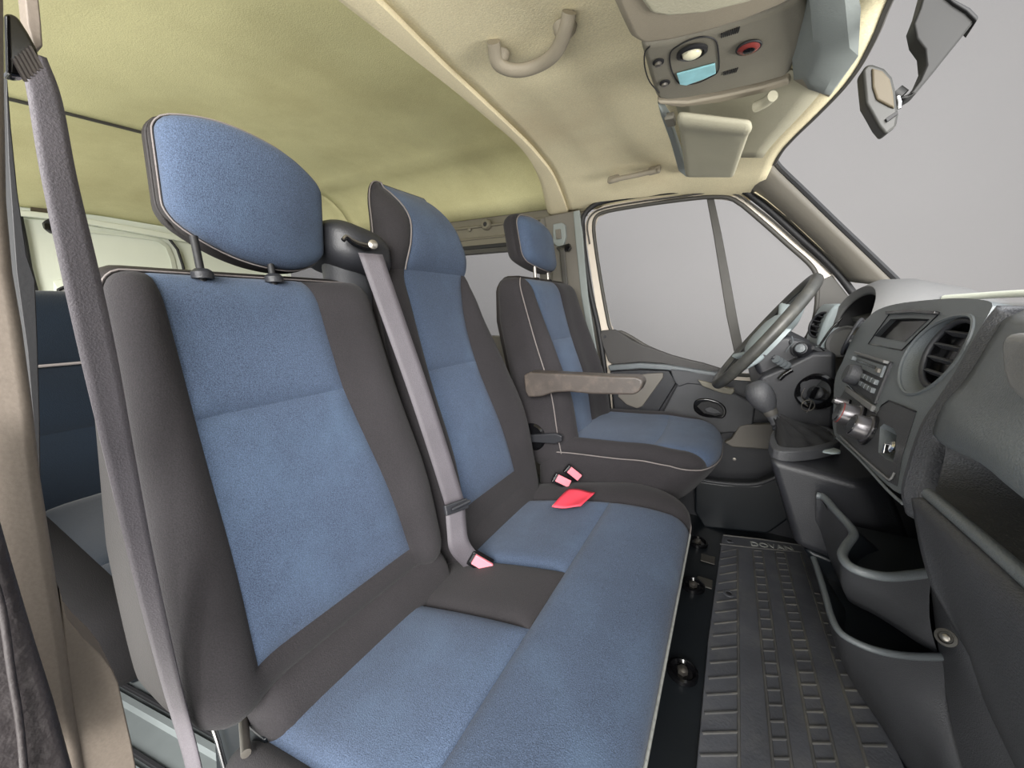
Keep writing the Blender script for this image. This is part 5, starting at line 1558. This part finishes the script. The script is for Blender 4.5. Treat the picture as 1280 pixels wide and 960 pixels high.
lines = [[(0.093,1.4479,0.113),(0.0907,0.6708,0.113)], [(0.1392,1.4637,0.113),(0.1459,0.7021,0.113)], [(0.1682,1.4749,0.113),(0.1761,0.7192,0.113)], [(0.2066,1.4916,0.113),(0.2137,0.7405,0.113)], [(0.2352,1.5027,0.113),(0.2514,0.7618,0.113)], [(0.2828,1.5246,0.113),(0.2982,0.8095,0.113)]]
for l in lines:
    p0, p1 = Vector(l[0]), Vector(l[1])
    tube('rib', [p0, p1], 0.0030, 'mat_rib', fm, n=6, ry=0.0034)
for (la, lb, n_) in ((0, None, 17), (1, 2, 20), (3, 4, 22)):
    A0, A1 = Vector(lines[la][0]), Vector(lines[la][1])
    if lb is None:
        e0, e1 = Vector([(0.0445,1.3997,0.113)][0]), Vector([(0.0255,0.6338,0.113)][0])
        B0, B1 = e0, e1
    else:
        B0, B1 = Vector(lines[lb][0]), Vector(lines[lb][1])
    for i in range(n_):
        t = i / n_
        p0, p1 = A0.lerp(A1, t), B0.lerp(B1, t)
        tube('cross_rib', [p0, p1], 0.0026, 'mat_rib', fm, n=6)
R0_, R1_ = Vector([(0.2862,1.5165,0.113)][0]), Vector([(0.3433,0.835,0.113)][0])
A0, A1 = Vector(lines[5][0]), Vector(lines[5][1])
for i in range(5, 17):
    t = i / 17
    tube('cross_rib', [A0.lerp(A1, t), R0_.lerp(R1_, t)], 0.0028, 'mat_rib', fm, n=6)
tube('end_rib', [(0.0382,1.449,0.113),(0.1496,1.4853,0.113),(0.2865,1.5368,0.113)], 0.003, 'mat_rib', fm, n=6)
tube('end_rib', [(0.0468,1.5162,0.113),(0.1649,1.5542,0.113),(0.2969,1.5847,0.113)], 0.003, 'mat_rib', fm, n=6)
for q in ([(0.068,1.4871,0.1135)][0], [(0.0687,1.1856,0.1135)][0]):
    lathe('eyelet', [(0, 0.016), (0.002, 0.014), (0.002, 0.008), (-0.002, 0.007), (-0.002, 0)], q, (0, 0, 1), 'mat_rubber', fm, n=20)
    lathe('eyelet_hole', [(0, 0.008), (0.001, 0.008)], q, (0, 0, 1), 'rubber_black', fm, n=16)
for q in ([(0.0049,1.3488,0.112)][0], [(0.0028,1.2171,0.112)][0]):
    q = Vector(q)
    box('mat_tab', (q.x - 0.022, q.y - 0.022, FL + 0.001), (q.x + 0.022, q.y + 0.022, FL + 0.006), 'rubber_grey', fm, bevel=0.003)
lc = Vector([(0.2212,1.5294,0.114)][0])
ld = Vector([(0.2875,1.546,0.114)][0]) - Vector([(0.1503,1.5054,0.114)][0])
text('lettering', 'DOVAN', lc - ld.normalized() * 0.024, ld, (0, 0, 1), 0.038, 'piping', fm, 0.0015)

# floor fixings beside the bench
for q, lab in (([(-0.0227,0.8551,0.105)][0], 'round black floor anchor with pale bolt beside the bench front, nearest to the camera'), ([(-0.0277,1.1814,0.105)][0], 'black floor anchor beside the mat, middle one of three'), ([(-0.033,1.4334,0.105)][0], 'black floor anchor at the far end of the mat')):
    fa = thing('floor_anchor', tuple(q), lab, 'anchor', 'floor anchors')
    lathe('anchor_ring', [(-0.004, 0.034), (0.006, 0.034), (0.008, 0.028), (0.0, 0.022), (0.0, 0)], q, (0, 0, 1), 'gloss_black', fa, n=24)
    lathe('bolt_head', [(0, 0.012), (0.010, 0.012), (0.012, 0.009), (0.012, 0)], q, (0, 0, 1), 'steel', fa, n=6)

# ================================================================== ROOF FITTINGS
gh = thing('grab_handle', (-0.40, 0.80, 1.45), 'curved beige grab handle on the headliner above the bench', 'grab handle', 'grab handles')
gp = [(-0.4553,0.7309,1.425),(-0.4646,0.7608,1.425),(-0.4374,0.7887,1.425),(-0.3918,0.796,1.425),(-0.3451,0.7766,1.425),(-0.3112,0.7447,1.425),(-0.2987,0.7284,1.425)]
gp = [Vector(p) for p in gp]
gp[0].z = 1.452
gp[-1].z = 1.450
gp[1].z = 1.432
gp[-2].z = 1.436
tube('handle_bar', gp, 0.0095, 'roof_plastic', gh, n=14, smooth_n=6, ry=0.013)
for q in ([(-0.4647,0.7675,1.448)][0], [(-0.3183,0.757,1.446)][0]):
    lathe('handle_foot', [(-0.004, 0.022), (0.004, 0.020), (0.012, 0.013), (0.013, 0)], q, (0, 0, -1), 'roof_plastic', gh, n=20)
gh2 = thing('grab_handle', (-0.38, 1.54, 1.40), 'straight grey grab handle above the driver door window', 'grab handle', 'grab handles')
tube('handle_bar', [(-0.4145,1.43,1.3773),(-0.3843,1.43,1.3805),(-0.3441,1.43,1.382),(-0.2974,1.43,1.3848),(-0.2672,1.43,1.3873)], 0.0085, 'roof_plastic', gh2, n=12, smooth_n=5)
for q in ([(-0.412,1.45,1.3872)][0], [(-0.2761,1.45,1.3943)][0]):
    frame_box('handle_foot', q, (0.020, 0, 0.002), (0, 0.012, 0), (0, 0.002, 0.011), 'roof_plastic', gh2, bevel=0.006, segs=3)

oc = thing('overhead_console', (-0.07, 0.82, 1.40), 'grey-beige overhead console with reading lamp, switches and red lens on the headliner', 'console')


def ocz(x, y):
    return 1.385 - 0.05 * (x + 0.19) / 0.25


def opl(x0, k, z0):
    pass


face = [(-0.1775,0.742,1.372),(-0.1325,0.7562,1.372),(-0.0837,0.7624,1.372),(-0.0293,0.7632,1.372),(0.0153,0.7574,1.372),(0.0403,0.748,1.372),(0.053,0.7967,1.372),(0.0531,0.8796,1.372),(0.0468,0.9703,1.372),(0.0013,0.975,1.372),(-0.0673,0.9724,1.372),(-0.1258,0.9639,1.372),(-0.1678,0.9511,1.372),(-0.1837,0.9311,1.372),(-0.1822,0.8525,1.372)]
prism('console_body', face, (0, 0, 0.07), 'roof_plastic_dark', oc, bevel=0.012, segs=4)
shelf = [(-0.1681,0.5353,1.362),(-0.1892,0.6204,1.362),(-0.1881,0.6604,1.362),(-0.1859,0.702,1.362),(-0.1745,0.7304,1.362),(-0.1301,0.7444,1.362),(-0.0821,0.7503,1.362),(-0.0285,0.7508,1.362),(0.0152,0.743,1.362),(0.0398,0.7337,1.362),(0.0366,0.6513,1.362)]
shb = prism('console_shelf', shelf, (0, 0, 0.08), 'roof_plastic', oc, bevel=0.016, segs=4)
lip = [(-0.1396,0.5423,1.356),(-0.1526,0.624,1.356),(-0.1456,0.6551,1.356),(-0.1247,0.6741,1.356),(-0.0781,0.6933,1.356),(-0.0288,0.7006,1.356),(0.0034,0.6996,1.356),(0.0182,0.6317,1.356)]
prism('shelf_lip', lip, (0, 0, 0.03), 'visor_vinyl', shb, bevel=0.01, segs=4)
edge = [(-0.1831,0.9387,1.369),(-0.1266,0.9745,1.369),(-0.0673,0.9826,1.369),(0.0021,0.9845,1.369),(0.0477,0.9759,1.369),(0.0523,0.997,1.369),(0.0033,1.0086,1.369),(-0.068,1.0076,1.369),(-0.1436,0.9878,1.369),(-0.1804,0.9515,1.369)]
prism('console_edge', edge, (0, 0, 0.05), 'roof_plastic', oc, bevel=0.006, segs=3)
tube('panel_line', cr([(-0.1639,0.751,1.3715),(-0.1741,0.764,1.3715),(-0.182,0.8056,1.3715),(-0.183,0.857,1.3715),(-0.1736,0.9076,1.3715)], 4), 0.0012, 'rubber_black', oc, n=6)
tube('panel_line', cr([(-0.1222,0.7723,1.3715),(-0.1363,0.7854,1.3715),(-0.1413,0.8233,1.3715),(-0.139,0.8698,1.3715),(-0.1307,0.8959,1.3715),(-0.1063,0.9067,1.3715),(-0.081,0.8967,1.3715),(-0.0673,0.8816,1.3715),(-0.0655,0.8256,1.3715),(-0.0689,0.7869,1.3715),(-0.0841,0.7696,1.3715),(-0.1048,0.7665,1.3715)], 4, True), 0.0012, 'rubber_black', oc, n=6, closed=True)
c0 = Vector([(-0.1039,0.798,1.371)][0])
lm = lathe('reading_lamp', [(0, 0.024), (0.004, 0.024), (0.006, 0.020), (0.002, 0.018), (0.0005, 0.017)], c0, (0, 0.1, -1), 'rubber_black', oc, n=28)
lathe('lamp_bulb', [(0.001, 0.016), (0.006, 0.014), (0.009, 0.008), (0.010, 0)], c0 + Vector((0, 0.002, 0)), (0, 0.1, -1), 'lamp_lens', lm, n=24)
prism('lamp_lens', [(-0.134,0.8511,1.371),(-0.0713,0.8513,1.371),(-0.0712,0.8839,1.371),(-0.0915,0.8926,1.371),(-0.1225,0.8994,1.371),(-0.1329,0.8904,1.371)], (0, 0, -0.003), 'clear_lens', oc, bevel=0.001)
for q in ([(-0.1579,0.7997,1.371)][0], [(-0.158,0.8731,1.371)][0]):
    sw_ = lathe('switch', [(0, 0.0095), (0.002, 0.0095), (0.003, 0.007)], q, (0, 0, -1), 'rubber_black', oc, n=20)
    lathe('switch_button', [(0.002, 0.006), (0.007, 0.0055), (0.008, 0)], q, (0, 0, -1), 'steel', sw_, n=16)
q = [(-0.0212,0.8308,1.371)][0]
rl = lathe('alarm_lens', [(0, 0.017), (0.003, 0.017), (0.006, 0.014), (0.008, 0.008), (0.009, 0)], q, (0, 0, -1), 'red_lens', oc, n=28)
lathe('lens_core', [(0.0085, 0.009), (0.0105, 0.006), (0.0108, 0)], Vector(q) + Vector((0.001, -0.003, 0)), (0, 0, -1), 'gloss_black', rl, n=20)
tube('lens_ring', [Vector(q) + Vector((0.0175 * math.cos(t), 0.0175 * math.sin(t), -0.002)) for t in [2 * math.pi * k / 28 for k in range(28)]], 0.0018, 'rubber_black', rl, n=6, closed=True)
for (pa0, pa1, pb0, pb1, nn) in (([(-0.0594,0.7742,1.371)][0], [(-0.0354,0.7715,1.371)][0], [(-0.0596,0.7846,1.371)][0], [(-0.0375,0.7846,1.371)][0], 9), ([(-0.0584,0.8911,1.371)][0], [(-0.0368,0.8895,1.371)][0], [(-0.0587,0.9024,1.371)][0], [(-0.0393,0.902,1.371)][0], 8)):
    for i in range(nn):
        t = i / (nn - 1)
        tube('grille_slot', [Vector(pa0).lerp(Vector(pa1), t), Vector(pb0).lerp(Vector(pb1), t)], 0.0011, 'rubber_black', oc, n=5)
# front cover box beside the console
cv = [(0.0352,0.6731,1.352),(0.0551,0.7795,1.352),(0.0579,0.8464,1.352),(0.0589,0.9381,1.352),(0.0645,0.9557,1.352),(0.0934,0.9932,1.352),(0.0948,0.8629,1.352),(0.1305,0.8575,1.352),(0.1258,0.8196,1.352),(0.1,0.7098,1.352)]
cov = thing('header_cover', (0.1, 0.9, 1.38), 'smooth grey cover box on the windscreen header beside the mirror', 'cover')
rowA = [(0.0309,0.6328,1.352),(0.0476,0.724,1.352),(0.0733,0.8689,1.352),(0.0687,0.9611,1.352)]
rowB = [(0.0417,0.6312,1.347),(0.0617,0.7233,1.347),(0.085,0.8607,1.347),(0.082,0.9939,1.347)]
rowC = [(0.062,0.6397,1.345),(0.0871,0.7342,1.345),(0.117,0.8614,1.345),(0.1085,1.0237,1.345)]
rowD = [(0.076,0.6583,1.352),(0.1112,0.7762,1.352),(0.1296,0.8409,1.352),(0.1367,0.9095,1.352),(0.122,1.0518,1.352)][0:5]
rowD = [rowD[0], rowD[1], rowD[3], rowD[4]]
for r_ in (rowA, rowB, rowC, rowD):
    r_[-1] = (r_[-1][0], r_[-1][1], r_[-1][2] + 0.006)
rowE = [(0.0833,0.7359,1.4),(0.1223,0.8677,1.4),(0.153,1.0235,1.4),(0.1387,1.1902,1.4)]
rowZ = [(0.0292,0.7053,1.4),(0.047,0.8069,1.4),(0.0592,0.9597,1.4),(0.0562,1.0445,1.4)]
rowY = [(0.031,0.668,1.375),(0.0484,0.7643,1.375),(0.0456,0.9157,1.375),(0.0564,0.9944,1.375)]
rows = [rowZ, rowY, rowA, rowB, rowC, rowD, rowE]
rows = [[Vector(p) for p in r] for r in rows]
fine = []
for r in rows:
    q_ = []
    for i_ in range(3):
        for t_ in range(5):
            q_.append(r[i_].lerp(r[i_ + 1], t_ / 5))
    q_.append(r[3])
    fine.append(q_)
grid('cover_shell', fine, 'cover_grey', cov, solid=0.004, off=1.0, sharp=22)
mesh('cover_end', [r[-1] for r in fine], [list(range(7))], 'roof_plastic', cov)

sv = thing('sun_visor', (-0.08, 1.2, 1.37), 'folded beige sun visor above the driver door, dented at one corner', 'sun visor')
A, B, Cc, D = Vector((-0.150, 0.985, 1.376)), Vector((-0.002, 1.005, 1.334)), Vector((-0.024, 1.40, 1.336)), Vector((-0.172, 1.40, 1.358))
va = [(-0.1614,0.956,1.362),(-0.1251,0.9652,1.362),(-0.0666,0.9801,1.362),(-0.0173,0.9869,1.362)][0:0]
soft((0, 0, -0.018), (1, 1, 0.0), (0.08, 0.05, 0.009), 0.05, [], lambda c, n: 'a',
     lambda p: A.lerp(B, p[0] - 0.10 * p[0] * p[1]).lerp(D.lerp(Cc, p[0] - 0.10 * p[0] * p[1]), p[1]) + Vector((0, 0, p[2] + 0.004 * math.exp(-((p[0] - 0.92) / 0.06) ** 2 - ((p[1] - 0.2) / 0.03) ** 2) - 0.010 * math.exp(-((p[1] - 0.07) / 0.09) ** 2))),
     {'a': ('visor_pad', 'visor_vinyl')}, sv, groove=0, puff=0)
tray = prism('visor_recess', [(-0.1841,0.9531,1.372),(-0.1738,1.0414,1.372),(-0.1739,1.2572,1.372),(-0.1749,1.4353,1.372),(-0.1607,1.4871,1.372),(-0.1815,1.5029,1.372),(-0.1971,1.4227,1.372),(-0.1881,1.1755,1.372),(-0.1873,1.0161,1.372)], (0, 0, 0.02), 'cover_grey', sv, bevel=0.003)
prism('visor_clip', [(-0.1808,1.0212,1.366),(-0.1608,1.0238,1.366),(-0.1611,1.0688,1.366),(-0.1804,1.0674,1.366)], (0, 0, 0.015), 'roof_plastic_dark', sv, bevel=0.003)
tube('visor_pivot', [(-0.0027,1.0205,1.352),(0.0132,1.0076,1.352),(0.0252,0.9868,1.352)], 0.010, 'visor_vinyl', sv, n=12, smooth_n=4)
# flat header panel between visor and windscreen
rows = []
for i in range(10):
    t = i / 9
    y = lerp(0.97, 1.40, t)
    x1 = sm(XH, y) - 0.035
    rows.append([(lerp(-0.17, x1, s / 8), y, zc(lerp(-0.17, x1, s / 8), y) - 0.004) for s in range(9)])
grid('visor_backing', rows, 'visor_vinyl', sv, solid=0.003)

mr = thing('rearview_mirror', (0.19, 0.8, 1.28), 'dark interior mirror on a curved stalk fixed to the windscreen glass', 'mirror')
stalk = [(0.1805,0.8,1.3705),(0.1783,0.8,1.344),(0.1747,0.8,1.3266),(0.1806,0.8,1.3079),(0.191,0.8,1.2918),(0.1956,0.8,1.2716),(0.1918,0.8,1.2553),(0.1842,0.8,1.2415),(0.1715,0.8,1.2385),(0.1803,0.8,1.2345),(0.1909,0.8,1.2399),(0.2036,0.8,1.26),(0.2181,0.8,1.2842),(0.232,0.8,1.3074),(0.2369,0.8,1.3165),(0.2271,0.8,1.3284),(0.2134,0.8,1.3417),(0.198,0.8,1.3645)]
prism('mirror_stalk', stalk, (0.0, 0.030, 0), 'mirror_dark', mr, bevel=0.006, segs=3)
prism('stalk_foot', [(0.1969,0.795,1.3513),(0.2121,0.795,1.3392),(0.2263,0.795,1.3267),(0.2361,0.795,1.314),(0.235,0.795,1.3082),(0.2233,0.795,1.3233),(0.2096,0.795,1.3365)], (0.004, 0.04, 0.0), 'rubber_black', mr, bevel=0.002)
hs = [(0.1242,0.78,1.2752),(0.1284,0.78,1.282),(0.1354,0.78,1.2801),(0.1482,0.78,1.2719),(0.1583,0.78,1.2587),(0.164,0.78,1.2418),(0.169,0.78,1.2192),(0.1718,0.78,1.2107),(0.1717,0.78,1.1948),(0.1614,0.78,1.1858),(0.1519,0.78,1.1988),(0.1405,0.78,1.2194),(0.1338,0.78,1.231),(0.1291,0.78,1.2522)]
mh = prism('mirror_housing', hs, (0.0, 0.035, 0.004), 'mirror_grey', mr, bevel=0.007, segs=3)
prism('housing_face', [(0.1336,0.776,1.2748),(0.1462,0.776,1.2677),(0.1553,0.776,1.2557),(0.1611,0.776,1.2379),(0.1657,0.776,1.2173),(0.1604,0.776,1.2205),(0.1445,0.776,1.233),(0.1378,0.776,1.2503)], (0, 0.01, 0), 'mirror_tan', mh, bevel=0.003)
prism('housing_slot', [(0.1575,0.776,1.2063),(0.1687,0.776,1.2137),(0.1701,0.776,1.2095),(0.1598,0.776,1.2018)], (0, 0.006, 0), 'rubber_black', mh, bevel=0.0005)
tube('mirror_joint', [(0.1692,0.81,1.2492),(0.1771,0.81,1.2413)], 0.010, 'mirror_dark', mr, n=12)
tube('screw_bead', [(0.1713,0.8,1.2396),(0.1741,0.8,1.2319),(0.1745,0.8,1.2238)], 0.003, 'chrome', mr, n=8)

# ---- descriptions of the setting
SETTING = {
    'backdrop_left': ('plain pale grey studio wall seen through the driver door window', 'backdrop'),
    'backdrop_front': ('plain pale grey studio wall seen through the windscreen', 'backdrop'),
    'backdrop_rear': ('plain pale grey studio wall behind the rear door', 'backdrop'),
    'ground': ('pale concrete ground outside the van', 'ground'),
    'floor': ('black cab floor beside the rubber mat', 'floor'),
    'floor_rear': ('grey ribbed floor behind the near end of the bench', 'floor'),
    'ceiling': ('beige cloth headliner over the front seats', 'ceiling'),
    'ceiling_band': ('pale curved roof band between the front and rear headliners', 'ceiling'),
    'ceiling_rear': ('greenish beige headliner above the rear bench', 'ceiling'),
    'ceiling_tail': ('rearmost headliner section sloping down to the white cargo door', 'ceiling'),
    'trim_1': ('thin dark joint strip across the rear headliner', 'trim'),
    'trim_2': ('grey trim of the pillar behind the driver door', 'pillar'),
    'trim_3': ('grey windscreen pillar trim beside the driver door', 'pillar'),
    'trim_4': ('beige near pillar at the open passenger door with dark strip and seal cover', 'pillar'),
    'trim_6': ('small tan label strip above the white cargo door', 'trim'),
    'wall_rear': ('white metal rear wall of the van', 'wall'),
    'wall_left': ('left side wall with grey metal rail above the rear windows', 'wall'),
    'shade_panel_right': ('unseen grey panel on the near side, added to shade the rear bench', 'wall'),
    'wall_front': ('black bulkhead hidden below the dashboard', 'wall'),
    'door_1': ('driver door with pale frame, dark lower card and quarter light', 'door'),
    'door_2': ('white cargo door with embossed panel and black latch', 'door'),
    'window_1': ('large raked windscreen', 'window'),
    'window_2': ('side window between the bench backrest and the driver seat', 'window'),
    'window_3': ('rear side window glimpsed under the near headrest', 'window'),
}
for nm, (lab, cat) in SETTING.items():
    o = bpy.data.objects.get(nm)
    if o is None:
        print('NO SETTING OBJECT', nm)
        continue
    tag(o, lab, cat, kind='structure')
